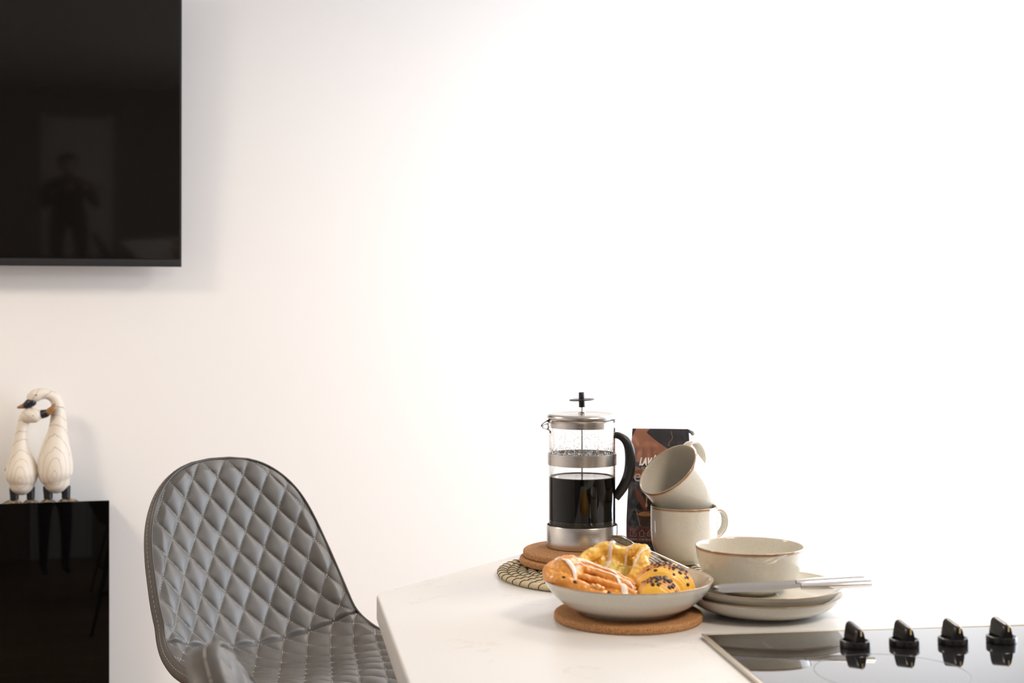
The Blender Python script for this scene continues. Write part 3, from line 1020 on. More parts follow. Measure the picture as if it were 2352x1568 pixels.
# ------------------------------------------------------------------ coffee bag
bx, by = W((1517 - 1176) / F * 2.345, 2.345)
bag = root('coffee_bag', (bx, by, TOP), -YAW + math.radians(-8))
tag(bag, 'dark and copper foil coffee bag standing behind the mugs', 'bag')
BW, BH, BD = 0.103, 0.1995, 0.056
COP, BRN, BLK, CHAR = (0.56, 0.27, 0.18), (0.095, 0.030, 0.022), (0.010, 0.008, 0.009), (0.045, 0.045, 0.052)
def bag_print(u, v):
    """u in 0..1 across, v in 0..1 up"""
    x = u * BW; z = v * BH
    v = 1 - (1 - v) * 1.09
    col, foil = CHAR, 0.15
    # copper sweep
    edge1 = 0.030 + 0.035 * math.sin((1 - v) * 3.6)
    vv = 1 - v
    right_edge = 0.033 + (0.0 if vv < 0.06 else 0.075 * min(1, (vv - 0.06) / 0.25) ** 1.1) - 0.006 * math.sin(min(vv / .06, 1) * math.pi)
    if 0.000 < vv < 0.52 and x < right_edge:
        sh = 1 - 0.72 * min(1, max(0, (vv - 0.14) / 0.28))
        col = tuple(a * sh + b * (1 - sh) for a, b in zip(COP, BRN)); foil = 0.9 * sh
        if abs(vv - 0.285 - 0.05 * math.sin(u * 5)) < 0.022 and u < 0.42: col, foil = CHAR, 0.2
    if vv + u * 1.1 < 0.075: col, foil = CHAR, 0.2
    if abs(u - 0.73 + 0.5 * vv + 0.02 * math.sin(vv * 60)) < 0.006 and 0.02 < vv < 0.15: col, foil = (0.30, 0.17, 0.09), 0.3
    if 0.435 < vv < 0.47: col, foil = BLK, 0.1
    if vv >= 0.47 and x < 0.016 + 0.03 * max(0, 0.62 - vv) * 3: col, foil = CHAR, 0.2
    if 0.47 <= vv < 0.86:
        if abs(u - 0.33) < 0.20 + 0.1 * math.sin(vv * 9): col, foil = BLK, 0.05
        if 0.5 < vv < 0.74 and abs(u - (0.10 + (vv - 0.5) * 0.9)) < 0.05 * math.sin((vv - 0.5) / 0.24 * math.pi): col, foil = (0.16, 0.06, 0.045), 0.4
    # stream of coffee
    if 0.50 < vv < 0.690 and abs(u - 0.295) < 0.008 + 0.012 * max(0, 1 - abs(vv - 0.672) / 0.02): col, foil = (0.36, 0.19, 0.07), 0
    # glass cup
    cu = (u - 0.29) / 0.16
    if 0.712 < vv < 0.86:
        k = (vv - 0.712) / 0.148
        half = 1 - 0.45 * k
        if abs(cu) < half:
            col = (0.035, 0.016, 0.012)
            if abs(abs(cu) - half) < 0.09: col = (0.15, 0.13, 0.12)
            e = (cu / 0.9) ** 2 + ((vv - 0.745) / 0.024) ** 2
            if e < 1: col = (0.27, 0.13, 0.055)
            if 0.55 < ((cu + .1) / 0.7) ** 2 + ((vv - 0.742) / 0.020) ** 2 < 1 and vv < 0.744: col = (0.012, 0.008, 0.006)
        foil = 0.1
    if 0.868 < vv < 0.998: col, foil = (0.085, 0.026, 0.022), 0.3
    if vv >= 0.998: col, foil = BLK, 0.1
    return col, foil
NU, NV = 200, 380
def bag_pt(u, v, side):
    """front surface side=-1, back +1; pinched flat near the folded top"""
    k = (1 - v) ** 0.55 if v < 1 else 0
    half = BD / 2 * min(1, 0.10 + 1.02 * min(1, (1 - v) / 0.78) ** 0.8)
    bul = half * (1 - 0.16 * abs(2 * u - 1) ** 4)
    wsh = 1.06 - 0.17 * max(0, min(1, (v - 0.25) / 0.75)) ** 1.2
    x = (u - 0.5) * BW * wsh
    y = side * bul
    nz = noise.noise(Vector((x * 38, side * 3.1, v * 8))) * 0.0022 + noise.noise(Vector((x * 90, side * 7.1, v * 16))) * 0.0010
    amp = min(1, 4 * (1 - v)) * min(1, 6 * v + 0.15)
    return Vector((x, y + nz * amp * 1.4, v * BH))
V, Fc, cols, fm = [], [], [], []
for side in (-1, 1):
    for j in range(NV + 1):
        for i in range(NU + 1):
            u, v_ = i / NU, j / NV
            V.append(bag_pt(u, v_, side))
            if side < 0:
                sm4 = [bag_print(min(1, max(0, u + du / NU)), min(1, max(0, v_ + dv / NV))) for du, dv in ((-.33, -.33), (.33, -.33), (-.33, .33), (.33, .33))]
                c_ = tuple(sum(q[0][m] for q in sm4) / 4 for m in range(3)); f_ = sum(q[1] for q in sm4) / 4
            else:
                c_, f_ = CHAR, 0.2
            cols.append(c_); fm.append(f_)
def idx(side, i, j): return (0 if side < 0 else (NU + 1) * (NV + 1)) + j * (NU + 1) + i
for j in range(NV):
    for i in range(NU):
        Fc.append((idx(-1, i, j), idx(-1, i + 1, j), idx(-1, i + 1, j + 1), idx(-1, i, j + 1)))
        Fc.append((idx(1, i + 1, j), idx(1, i, j), idx(1, i, j + 1), idx(1, i + 1, j + 1)))
# gusseted sides
for i, sgn in ((0, -1), (NU, 1)):
    base = len(V)
    for j in range(NV + 1):
        a_, b_ = V[idx(-1, i, j)], V[idx(1, i, j)]
        mid = (a_ + b_) / 2 - Vector((sgn * (0.010 * min(1, (j / NV) * 1.6) if j else 0.0), 0, 0))
        mid = mid + Vector((sgn * 0.002 * noise.noise(Vector((j * 0.09, sgn * 5, 0))), 0, 0))
        V.append(mid); cols.append((0.45, 0.44, 0.45) if sgn < 0 and j < NV * 0.55 else CHAR); fm.append(0.5)
    for j in range(NV):
        q1 = (idx(-1, i, j), idx(-1, i, j + 1), base + j + 1, base + j)
        q2 = (base + j, base + j + 1, idx(1, i, j + 1), idx(1, i, j))
        Fc += [q1, q2] if sgn < 0 else [tuple(reversed(q1)), tuple(reversed(q2))]
Fc.append(tuple(idx(-1, i, 0) for i in range(NU, -1, -1)) + tuple(idx(1, i, 0) for i in range(NU + 1)))
Fc.append(tuple(idx(-1, i, NV) for i in range(NU + 1)) + tuple(idx(1, i, NV) for i in range(NU, -1, -1)))
pk = make('pouch', V, Fc, M['foil'], bag, None, True, 60, {'foilmask': fm})
ca_ = pk.data.color_attributes.new('print', 'FLOAT_COLOR', 'POINT')
ca_.data.foreach_set('color', [x for c_ in cols for x in (*c_, 1.0)])
# folded flap behind the top and the little closing tab at the right end
bevel_box('folded_top', BW * 0.89, 0.005, 0.030, 0.0012, M['tv_bezel'], bag, (0, 0.0055, BH - 0.0305))
V, Fc = tube(crom([(0.042, 0.004, BH - 0.004), (0.048, 0.003, BH - 0.004), (0.0525, 0.002, BH - 0.0065), (0.054, 0.0, BH - 0.010)], 4), 0.0030, 8, 0.35, (0, 1, 0))
make('closing_tab', V, Fc, M['chrome'], bag)

def text_on_bag(name, txt, u0, vtop, height, mat, shear=0.0, bold=0.0, space=1.0, cond=1.0):
    cu = bpy.data.curves.new(name, 'FONT')
    cu.body = txt; cu.size = 1.0; cu.shear = shear; cu.offset = bold; cu.space_character = space
    to = bpy.data.objects.new(name, cu); C.objects.link(to)
    dg = bpy.context.evaluated_depsgraph_get(); dg.update()
    me = bpy.data.meshes.new_from_object(to.evaluated_get(dg))
    bpy.data.objects.remove(to)
    bm = bmesh.new(); bm.from_mesh(me)
    bmesh.ops.subdivide_edges(bm, edges=[e for e in bm.edges if e.calc_length() > 0.25], cuts=2)
    ys = [v_.co.y for v_ in bm.verts]; y0, y1 = 0.0, max(ys)
    s = height / (y1 - y0)
    for v_ in bm.verts:
        x = u0 * BW + v_.co.x * s * cond; z = vtop * BH - (y1 - v_.co.y) * s
        p = bag_pt(min(1, max(0, x / BW)), z / BH, -1)
        v_.co = Vector((p.x, p.y - 0.0007, z))
    bm.to_mesh(me); bm.free()
    me.materials.clear()
    return mesh_obj(name, me, bag, mat)
text_on_bag('brand_lettering', 'LAV', 0.155, 1 - 0.232, 0.0120, M['print_white'], 0.28, 0.06, 1.0, 0.68)
text_on_bag('brand_lettering', 'A', 0.352, 1 - 0.210, 0.0164, M['print_white'], 0.28, 0.06, 1.0, 0.62)
text_on_bag('brand_lettering', 'ZZA', 0.475, 1 - 0.232, 0.0120, M['print_white'], 0.28, 0.06, 1.0, 0.68)
text_on_bag('small_lettering', 'TORINO, ITALIA, 1895', 0.19, 1 - 0.308, 0.0036, M['print_white'], 0.1, 0.0, 1.1)
text_on_bag('name_lettering', 'espresso', 0.075, 1 - 0.362, 0.0125, M['print_grey'], 0.0, 0.0, 1.0)
text_on_bag('caption_lettering', 'IDEAL FOR BLACK COFFEE', 0.06, 1 - 0.888, 0.0030, M['print_grey'], 0.0, 0.0, 1.05)
# three small outlined icons: machine, moka pot, plunger pot
def icon(pts_list, u0, v0, s, name):
    parts = []
    for pts in pts_list:
        P = []
        for (x, z) in pts:
            X = u0 * BW + x * s; Z = v0 * BH + z * s
            q = bag_pt(X / BW, Z / BH, -1)
            P.append((q.x, q.y - 0.0006, Z))
        parts.append(tube(P, 0.00028, 5))
    V_, F_ = merge(parts)
    make(name, V_, F_, M['print_grey'], bag)
icon([[(0, 0), (0, 10), (8, 10), (7, 8), (4, 7), (3, 6), (6, 5), (8, 3), (8, 0), (0, 0)], [(3, 4), (5, 2)]], 0.06, 0.130, 0.00115, 'machine_icon')
icon([[(1, 0), (1, 4), (0, 4), (2, 8), (4, 9), (6, 8), (7, 4), (6, 4), (7, 0), (1, 0)], [(7, 5), (9, 5)], [(4, 9), (4, 10.5)]], 0.19, 0.130, 0.00110, 'moka_pot_icon')
icon([[(0, 1), (0, 6), (3, 9), (6, 6), (6, 1), (0, 1)], [(6, 2), (8, 3), (8, 6), (6, 6.5)], [(3, 9), (3, 11)], [(3, 2), (3, 6)]], 0.32, 0.129, 0.00108, 'plunger_pot_icon')

# ------------------------------------------------------------------ cutlery
def knife(loc, rz, tilt, roll, label):
    o = root('table_knife', loc)
    o.rotation_euler = (roll, tilt, rz)
    tag(o, label, 'knife', 'steel table knives')
    V, Fc = tube([(0, 0, 0), (0.01, 0, 0), (0.05, 0, 0), (0.085, 0, 0), (0.0905, 0, 0)], [0.0050, 0.0054, 0.0050, 0.0042, 0.0036], 12, 0.75, (0, 0, 1), True, 3.2)
    make('handle', V, Fc, M['chrome'], o, None, True, 40)
    # blade: long flat wedge with a rounded tip (cutting edge on +y)
    top, bot = [], []
    n = 24
    V, Fc = [], []
    for k in range(n + 1):
        t_ = k / n
        x = 0.088 + 0.112 * t_
        wdt = 0.0050 * (0.55 + 0.45 * min(1, t_ * 3)) * (1 - max(0, (t_ - 0.86) / 0.14) ** 2.4) + 0.0003
        yc = -0.0015
        for (yy, zz) in ((-0.0038 + (0.0 if t_ < .9 else (t_ - .9) * .03), 0.0009), (yc + wdt, 0.0001), (yc + wdt, -0.0001), (-0.0038 + (0.0 if t_ < .9 else (t_ - .9) * .03), -0.0009)):
            V.append((x, yy, zz))
    for k in range(n):
        for q in range(4):
            Fc.append((k * 4 + q, k * 4 + (q + 1) % 4, k * 4 + 4 + (q + 1) % 4, k * 4 + 4 + q))
    Fc.append((0, 1, 2, 3)); Fc.append((n * 4 + 3, n * 4 + 2, n * 4 + 1, n * 4))
    make('blade', V, Fc, M['blade'], o, None, True, 30)
    return o
def aim(o, p0, p1, roll=0.0):
    """put local x from p0 towards p1"""
    d = (p1 - p0).normalized()
    z = Vector((0, 0, 1)); y = z.cross(d).normalized(); z = d.cross(y)
    R = Matrix((d, y, z)).transposed().to_4x4()
    o.matrix_world = Matrix.Translation(p0) @ R @ Matrix.Rotation(roll, 4, 'X')
def cp(px, py, d):
    x, y = W((px - 1176) / F * d, d); return Vector((x, y, CAMZ - (py - HOR) / F * d))
k1 = knife((0, 0, 0), 0, 0, 0, 'steel knife on the plates, the nearer of the two, handle end reaching furthest right')
aim(k1, cp(2001, 1338, 1.800), cp(1638, 1357, 1.785), math.radians(-38))
k2 = knife((0, 0, 0), 0, 0, 0, 'steel knife on the plates, the one lying closer to the deep bowl')
aim(k2, cp(1984, 1329, 1.822), cp(1628, 1349, 1.790), math.radians(-38))

def spoon(label):
    o = root('teaspoon', (0, 0, 0)); tag(o, label, 'spoon')
    V, Fc = [], []
    n, S = 22, 16
    # bowl of the spoon, tip at x = 0
    for k in range(n + 1):
        t_ = k / n
        x = 0.0005 + 0.040 * t_
        w_ = 0.0135 * math.sin(math.pi * min(1, t_ ** 0.75 * 0.96 + 0.02)) ** 0.62
        dp = 0.0065 * math.sin(math.pi * t_) ** 0.8
        for j in range(S + 1):
            s = -1 + 2 * j / S
            V.append((x, w_ * s, dp * (1 - s * s) + 0.0006))
        for j in range(S + 1):
            s = 1 - 2 * j / S
            V.append((x, w_ * s * 0.985, dp * (1 - s * s) - 0.0003))
    m_ = 2 * (S + 1)
    for k in range(n):
        for j in range(m_):
            Fc.append((k * m_ + j, (k + 1) * m_ + j, (k + 1) * m_ + (j + 1) % m_, k * m_ + (j + 1) % m_))
    Fc.append(tuple(range(m_))); Fc.append(tuple(reversed(range(n * m_, (n + 1) * m_))))
    make('spoon_bowl', V, Fc, M['dark_chrome'], o)
    V, Fc = tube([(0.037, 0, 0.0012), (0.050, 0, 0.0025), (0.08, 0, 0.002), (0.118, 0, 0.0), (0.132, 0, 0.0)], [0.0032, 0.0022, 0.0024, 0.0042, 0.0036], 12, 0.45, (0, 0, 1))
    make('handle', V, Fc, M['chrome'], o, None, True, 40)
    return o
s1 = spoon('teaspoon with dark reflections, its bowl lying in front of the coffee press base')
aim(s1, cp(1404, 1231, 2.065), cp(1612, 1320, 2.060), math.radians(-28))

def fork(label):
    o = root('fork', (0, 0, 0)); tag(o, label, 'fork')
    parts = []
    for j in range(4):
        y = (j - 1.5) * 0.0058
        parts.append(tube(crom([(0.0, y * 0.92, 0.004), (0.015, y, 0.0015), (0.032, y, -0.0005), (0.044, y * 0.95, 0.0)], 4), 0.0013, 8, 0.8, (0, 0, 1)))
    V_, F_ = merge(parts)
    make('tines', V_, F_, M['chrome'], o)
    V, Fc = tube(crom([(0.042, 0, 0.0), (0.052, 0, 0.0008), (0.064, 0, 0.003), (0.08, 0, 0.0045), (0.11, 0, 0.003), (0.15, 0, 0.0), (0.172, 0, 0.0)], 4),
                 [0.0102, 0.0102, 0.0100, 0.0096, 0.0088, 0.0072, 0.0050, 0.0036, 0.0027] + [0.0026] * 8 + [0.003 + 0.00025 * i for i in range(8)], 12, 0.18, (0, 0, 1))
    make('handle', V, Fc, M['chrome'], o, None, True, 40)
    return o
f1 = fork('slim steel fork behind the pastries, tines lying across the cork coaster edge')
aim(f1, cp(1466, 1272, 2.035), cp(1655, 1353, 1.955), math.radians(12))

# ------------------------------------------------------------------ pastries
def blob(parts, vox, smooth_it=3, disp=None, name='crust', mat=None, parent=None, amp=0.0015, frq=70, seed=0):
    V_, F_ = merge(parts)
    o = make(name, V_, F_, mat, parent)
    r = o.modifiers.new('r', 'REMESH'); r.mode = 'VOXEL'; r.voxel_size = vox
    s = o.modifiers.new('s', 'SMOOTH'); s.iterations = smooth_it; s.factor = 0.5
    evaluated(o)
    me = o.data
    if not me.materials: me.materials.append(mat)
    n = len(me.vertices)
    co = np.empty(n * 3); me.vertices.foreach_get('co', co); co = co.reshape(-1, 3)
    no = np.empty(n * 3); me.vertices.foreach_get('normal', no); no = no.reshape(-1, 3)
    for i in range(n):
        p = Vector(co[i]) * frq + Vector((seed, seed, seed))
        d = (noise.noise(p) + 0.5 * noise.noise(p * 2.3)) * amp
        co[i] += no[i] * d
    me.vertices.foreach_set('co', co.ravel()); me.update(); smooth(me)
    return o


def ellipsoid(c, r, rot=None, nu=20, nv=14):
    V, Fc = lathe([(0, -1)] + [(math.sin(a), -math.cos(a)) for a in np.linspace(0.15, math.pi - 0.15, nv)] + [(0, 1)], nu)
    R = rot or Matrix.Identity(3)
    return [Vector(c) + R @ Vector((v_[0] * r[0], v_[1] * r[1], v_[2] * r[2])) for v_ in V], Fc


DZ = TOP + 0.0100    # dish base
# the dish frame: x to the right of the view, y away, origin at dish centre
def dishroot(name, dx, dy, dz, rz=0):
    x, y = W(0.1486 + dx, 1.820 + dy)
    return root(name, (x, y, DZ + dz), -YAW + rz)


def drop(bvh, x, y, off=0.0006, z0=0.2):
    h = bvh.ray_cast(Vector((x, y, z0)), Vector((0, 0, -1)))
    return (h[0] + h[1] * off) if h[0] is not None else None


def bvh_of(o):
    me = o.data
    return BVHTree.FromPolygons([v_.co for v_ in me.vertices], [tuple(p.vertices) for p in me.polygons])


def streak(bvh, pts, r, flat=0.45, n=6):
    P, R = [], []
    for q in crom([(*p, r_) if len(p) == 2 else p for p, r_ in zip(pts, r)], n):
        h = drop(bvh, q[0], q[1], 0.0002)
        if h is not None:
            P.append(h); R.append(max(q[2], 0.0003))
    if len(P) < 3: return None
    # smooth heights
    Q = [P[0]] + [(P[i - 1] + P[i] * 2 + P[i + 1]) / 4 for i in range(1, len(P) - 1)] + [P[-1]]
    R[0] *= 0.4; R[-1] *= 0.4
    return tube(Q, R, 10, flat, (0, 0, 1))


INNER = [(0.0, 0.0078), (0.055, 0.0085), (0.076, 0.0125), (0.0900, 0.0215), (0.0990, 0.0335), (0.1045, 0.0412), (0.1065, 0.0434)]


def fit_in_dish(o, origin, rz, gap=0.0006):
    """press the dough against the inside of the dish; origin = (dx, dy, dz) of the pastry in the dish frame"""
    me = o.data; c, s_ = math.cos(rz), math.sin(rz)
    R = [p[0] for p in INNER]; Z = [p[1] for p in INNER]
    for v_ in me.vertices:
        x = origin[0] + v_.co.x * c - v_.co.y * s_
        y = origin[1] + v_.co.x * s_ + v_.co.y * c
        z = origin[2] + v_.co.z
        r = math.hypot(x, y)
        if z < 0.0434:
            rm = float(np.interp(max(z - gap, 0.0078), Z, R)) - 0.0012
            if r > rm and r > 0.05:
                k = rm / r; x *= k; y *= k; r = rm
        elif r > 0.112:
            k = 0.112 / r; x *= k; y *= k
        z = max(z, float(np.interp(min(r, 0.1065), R, Z)) + gap)
        x -= origin[0]; y -= origin[1]
        v_.co = Vector((x * c + y * s_, -x * s_ + y * c, z - origin[2]))
    me.update()


def streaks(name, lines, mat, parent, bvh, flat=0.30, wide=1.25):
    ps = [s for s in (streak(bvh, [p[:2] for p in ln], [p[2] * wide for p in ln], flat, 10) for ln in lines) if s]
    for i, s in enumerate(ps):
        # uneven, slightly lumpy edge
        V_ = [v_ + Vector((noise.noise(v_ * 420), noise.noise(v_ * 420 + Vector((7, 0, 0))), 0)) * 0.0007 for v_ in s[0]]
        make(name, V_, s[1], mat, parent)


def nugget(name, x, y, s, mat, parent, bvh, zs=0.8, sub=0.3):
    h = drop(bvh, x, y, 0.0)
    if h is None: return
    bm = bmesh.new(); bmesh.ops.create_icosphere(bm, subdivisions=3, radius=s)
    for v_ in bm.verts:
        q = v_.co.copy()
        v_.co *= 1 + 0.34 * noise.noise(q * (1.1 / s) + Vector((x * 900, y * 900, 0))) + 0.14 * noise.noise(q * (3.0 / s))
        v_.co.z *= zs
        v_.co += h + Vector((0, 0, s * sub))
    me = bpy.data.meshes.new(name); bm.to_mesh(me); bm.free(); smooth(me)
    mesh_obj(name, me, parent, mat)


# 1: glazed folded pastry at the left front
PO = (-0.052, -0.012, 0.012)
g = dishroot('folded_pastry', *PO)
tag(g, 'folded golden pastry with pinkish icing bands, at the left of the dish', 'pastry')
parts = [ellipsoid((-0.027, 0.000, 0.034), (0.0235, 0.028, 0.0270)),
         ellipsoid((-0.037, -0.006, 0.028), (0.0170, 0.026, 0.0240)),
         ellipsoid((0.006, -0.012, 0.014), (0.045, 0.026, 0.0130), Matrix.Rotation(0.10, 3, 'Y')),
         ellipsoid((0.028, -0.022, 0.011), (0.034, 0.020, 0.0125), Matrix.Rotation(0.06, 3, 'Y'))]
strands = []
for (y0, z0, r0, y1, z1) in ((0.019, 0.0515, 0.0056, 0.006, 0.0265), (0.009, 0.0520, 0.0056, -0.005, 0.0280), (-0.003, 0.0475, 0.0060, -0.015, 0.0250), (-0.016, 0.0390, 0.0062, -0.026, 0.0200)):
    P = crom([(-0.036, y0 + 0.002, z0 - 0.008, r0 * 0.8), (-0.022, y0, z0 - 0.001, r0), (-0.004, y0 * 0.8 + y1 * 0.2, z0 * 0.86 + z1 * 0.14, r0), (0.018, y0 * 0.5 + y1 * 0.5, z0 * 0.55 + z1 * 0.45, r0), (0.040, y0 * .2 + y1 * .8, z0 * .25 + z1 * .75, r0 * 0.95), (0.060, y1, z1 - 0.004, r0 * 0.7)], 8)
    strands.append(([p[:3] for p in P], [p[3] for p in P]))
    parts.append(tube([p[:3] for p in P], [p[3] for p in P], 14, 0.80))
# the outer fold that wraps round the left end and runs along the front
P = crom([(-0.030, 0.020, 0.050, 0.006), (-0.046, 0.006, 0.044, 0.009), (-0.047, -0.012, 0.036, 0.010), (-0.034, -0.027, 0.034, 0.0095), (-0.012, -0.033, 0.027, 0.0085), (0.012, -0.037, 0.018, 0.0080), (0.036, -0.038, 0.012, 0.0078), (0.054, -0.034, 0.010, 0.006)], 8)
parts.append(tube([p[:3] for p in P], [p[3] for p in P], 16))
cr = blob(parts, 0.00095, 3, name='crust', mat=M['dough_glazed'], parent=g, amp=0.0014, frq=85, seed=3)
# deepen the creases between the strands
co = [v_.co.copy() for v_ in cr.data.vertices]
fit_in_dish(cr, PO, 0)
bv = bvh_of(cr)
streaks('pink_glaze', [
    [(-0.016, 0.0135, .0030), (0.002, 0.009, .0040), (0.022, 0.003, .0040), (0.042, -0.001, .003)],
    [(-0.014, -0.001, .0026), (0.004, -0.004, .0038), (0.024, -0.009, .0036), (0.044, -0.014, .0028)],
    [(-0.024, 0.008, .0024), (-0.016, 0.006, .0036), (-0.008, 0.004, .0024)],
], M['pink_glaze'], g, bv, 0.22, 1.2)
streaks('icing', [
    [(-0.042, 0.010, .0022), (-0.032, 0.018, .0034), (-0.018, 0.019, .0030), (0.000, 0.0145, .0020), (0.022, 0.009, .0015), (0.040, 0.003, .0013)],
    [(-0.033, -0.008, .0020), (-0.027, -0.013, .0036), (-0.020, -0.022, .0030), (-0.016, -0.028, .0016)],
    [(-0.016, -0.014, .0012), (-0.006, -0.004, .0017), (0.012, -0.003, .0014), (0.030, -0.010, .0016), (0.040, -0.020, .0026), (0.044, -0.030, .0034), (0.045, -0.040, .0040)],
    [(-0.020, 0.004, .0016), (-0.006, 0.007, .0018), (0.014, 0.002, .0015), (0.036, -0.005, .0012), (0.054, -0.013, .001)],
    [(0.030, -0.002, .001), (0.046, -0.010, .0012), (0.057, -0.020, .0014), (0.059, -0.028, .001)],
], M['icing'], g, bv)
for (x, y, s) in ((0.010, -0.037, 0.0050), (0.004, -0.038, 0.0036), (0.0155, -0.038, 0.0034), (0.011, -0.034, 0.0032)):
    nugget('crumb', x, y, s, M['crumb'], g, bv, 0.8)
for (x, y, s) in ((-0.018, -0.037, 0.0026), (-0.032, -0.033, 0.0022), (0.0240, -0.040, 0.0028), (0.054, -0.020, 0.0024)):
    nugget('raisin', x, y, s, M['raisin'], g, bv, 0.75, -0.1)

# 2: open custard pastry at the back
PO = (-0.016, 0.029, 0.012)
g = dishroot('custard_pastry', *PO)
tag(g, 'open yellow custard pastry with icing, at the back of the dish', 'pastry')
parts = []
prof_ = [(-36, 0.038, 0.010), (-20, 0.050, 0.0095), (-4, 0.055, 0.0085), (14, 0.0575, 0.0080), (30, 0.059, 0.0075), (44, 0.0585, 0.0085), (60, 0.0555, 0.0075), (76, 0.0560, 0.0070), (90, 0.0590, 0.0085), (104, 0.0600, 0.0090), (118, 0.0570, 0.0078), (134, 0.0535, 0.0080), (150, 0.0490, 0.0085), (166, 0.0450, 0.0090), (184, 0.039, 0.0090), (205, 0.030, 0.0085), (225, 0.022, 0.008), (245, 0.017, 0.007), (270, 0.015, 0.007), (295, 0.018, 0.008)]
random.seed(11)
rimpts = []
for (dg_, hh, rr) in prof_:
    a = math.radians(dg_)
    rimpts.append((0.039 * math.cos(a) * (1 + 0.06 * math.sin(5 * a)), -0.002 + 0.026 * math.sin(a), hh, rr))
rimpts.append(rimpts[0])
P = crom(rimpts, 4)
parts.append(tube([p[:3] for p in P], [p[3] for p in P], 14))
parts.append(ellipsoid((0, 0.002, 0.014), (0.045, 0.030, 0.0150)))
parts.append(ellipsoid((0.000, 0.021, 0.030), (0.040, 0.010, 0.028), Matrix.Rotation(-0.22, 3, 'X')))
parts.append(ellipsoid((0.036, 0.006, 0.030), (0.012, 0.020, 0.026)))
parts.append(ellipsoid((-0.036, 0.004, 0.024), (0.013, 0.018, 0.022)))
parts.append(tube(crom([(0.046, -0.006, 0.040, ), (0.036, -0.016, 0.034), (0.024, -0.022, 0.024)], 6), 0.0065, 12))
cr = blob(parts, 0.00100, 2, name='crust', mat=M['dough_yellow'], parent=g, amp=0.0030, frq=85, seed=9)
fit_in_dish(cr, PO, 0)
bv2 = bvh_of(cr)
V, Fc = [], []
n, S = 48, 26
V.append(Vector((0, 0, 0.03)))
for j in range(1, S + 1):
    for k in range(n):
        a = 2 * math.pi * k / n; r_ = j / S
        x, y = 0.033 * r_ * math.cos(a), -0.002 + 0.0215 * r_ * math.sin(a)
        z = 0.0345 + 0.72 * y - 0.006 * r_ ** 3 + 0.0045 * (noise.noise(Vector((x * 110, y * 110, 2))) + 0.6 * noise.noise(Vector((x * 260, y * 260, 5))) + 0.3 * noise.noise(Vector((x * 600, y * 600, 8))))
        V.append(Vector((x, y, z)))
V[0].z = sum(V[i].z for i in range(1, n + 1)) / n; V[0].y = -0.002
for k in range(n): Fc.append((0, 1 + k, 1 + (k + 1) % n))
for j in range(S - 1):
    for k in range(n):
        a0 = 1 + j * n
        Fc.append((a0 + k, a0 + n + k, a0 + n + (k + 1) % n, a0 + (k + 1) % n))
make('custard', V, Fc, M['custard'], g)
bv3 = BVHTree.FromPolygons([v_.co for v_ in cr.data.vertices] + V, [tuple(p.vertices) for p in cr.data.polygons] + [tuple(i + len(cr.data.vertices) for i in f) for f in Fc])
streaks('icing', [
    [(-0.012, 0.004, .0016), (-0.008, 0.010, .0034), (-0.004, 0.016, .0038), (0.000, 0.022, .0026)],
    [(0.010, 0.006, .0010), (0.016, 0.012, .0018), (0.024, 0.017, .0022), (0.029, 0.018, .0014)],
    [(0.030, -0.016, .0012), (0.036, -0.010, .0020), (0.042, -0.004, .0024), (0.046, 0.002, .0016)],
    [(0.024, -0.022, .001), (0.028, -0.018, .0020), (0.032, -0.014, .001)],
], M['icing'], g, bv3, 0.30, 1.0)
for (x, y, s) in ((-0.004, -0.012, 0.0062), (0.010, 0.006, 0.0026), (0.008, -0.020, 0.0045), (-0.016, -0.006, 0.004), (0.018, -0.016, 0.0036)):
    nugget('custard_lump', x, y, s, M['custard'], g, bv3, 0.7, 0.1)

# 3: chocolate roll at the right
PO = (0.0445, -0.008, 0.0115); RZ = math.radians(-6)
g = dishroot('chocolate_roll', *PO, RZ)
tag(g, 'domed golden roll sprinkled with chocolate chips, at the right of the dish', 'pastry')
V, Fc, bake = [], [], []
NA, NB = 170, 128
segs = [(-0.043, 0.004), (-0.0395, 0.0150), (-0.0345, 0.0215), (-0.0275, 0.0262), (-0.0215, 0.0278), (-0.0185, 0.0270), (-0.0165, 0.0240), (-0.0155, 0.0262), (-0.0125, 0.0318), (-0.0065, 0.0362), (0.001, 0.0392), (0.008, 0.0408), (0.0135, 0.0405), (0.0160, 0.0380), (0.0175, 0.0392), (0.025, 0.0388), (0.034, 0.032), (0.041, 0.020), (0.044, 0.004)]
ys_ = [s[0] for s in segs]; rs_ = [s[1] for s in segs]
bk = [(-0.045, -0.8), (-0.038, -0.7), (-0.034, 0.2), (-0.028, 0.75), (-0.020, 0.65), (-0.0165, -0.9), (-0.012, -0.75), (-0.0065, -0.35), (-0.001, 0.55), (0.010, 0.8), (0.02, 0.7), (0.04, 0.4)]
for i in range(NA + 1):
    y = -0.0440 + 0.0885 * i / NA
    r_ = float(np.interp(y, ys_, rs_)) if y > ys_[0] else 0.001
    r_ = max(r_, 0.0008)
    b0 = float(np.interp(y, [q[0] for q in bk], [q[1] for q in bk]))
    for k in range(NB):
        a = 2 * math.pi * k / NB
        side = abs(math.cos(a))
        lay = 0.00055 * math.sin(y * 2100 + 3 * noise.noise(Vector((math.cos(a) * 2, math.sin(a) * 2, y * 30)))) * (0.35 + 0.65 * side)
        x = (r_ + lay) * 1.00 * math.cos(a) + 0.30 * min(y + 0.002, 0)
        z = 0.0125 + (r_ + lay) * (0.93 if math.sin(a) > 0 else 0.35) * math.sin(a)
        d = 0.0016 * noise.noise(Vector((x * 90, y * 90, z * 90)))
        V.append(Vector((x * (1 + d * 12), y, z * (1 + d * 12))))
        bake.append(b0 - 0.75 * max(0, side - 0.55) / 0.45 * (1 if y < 0.01 else 0.7) + 0.5 * noise.noise(Vector((x * 60, y * 60, z * 60))))
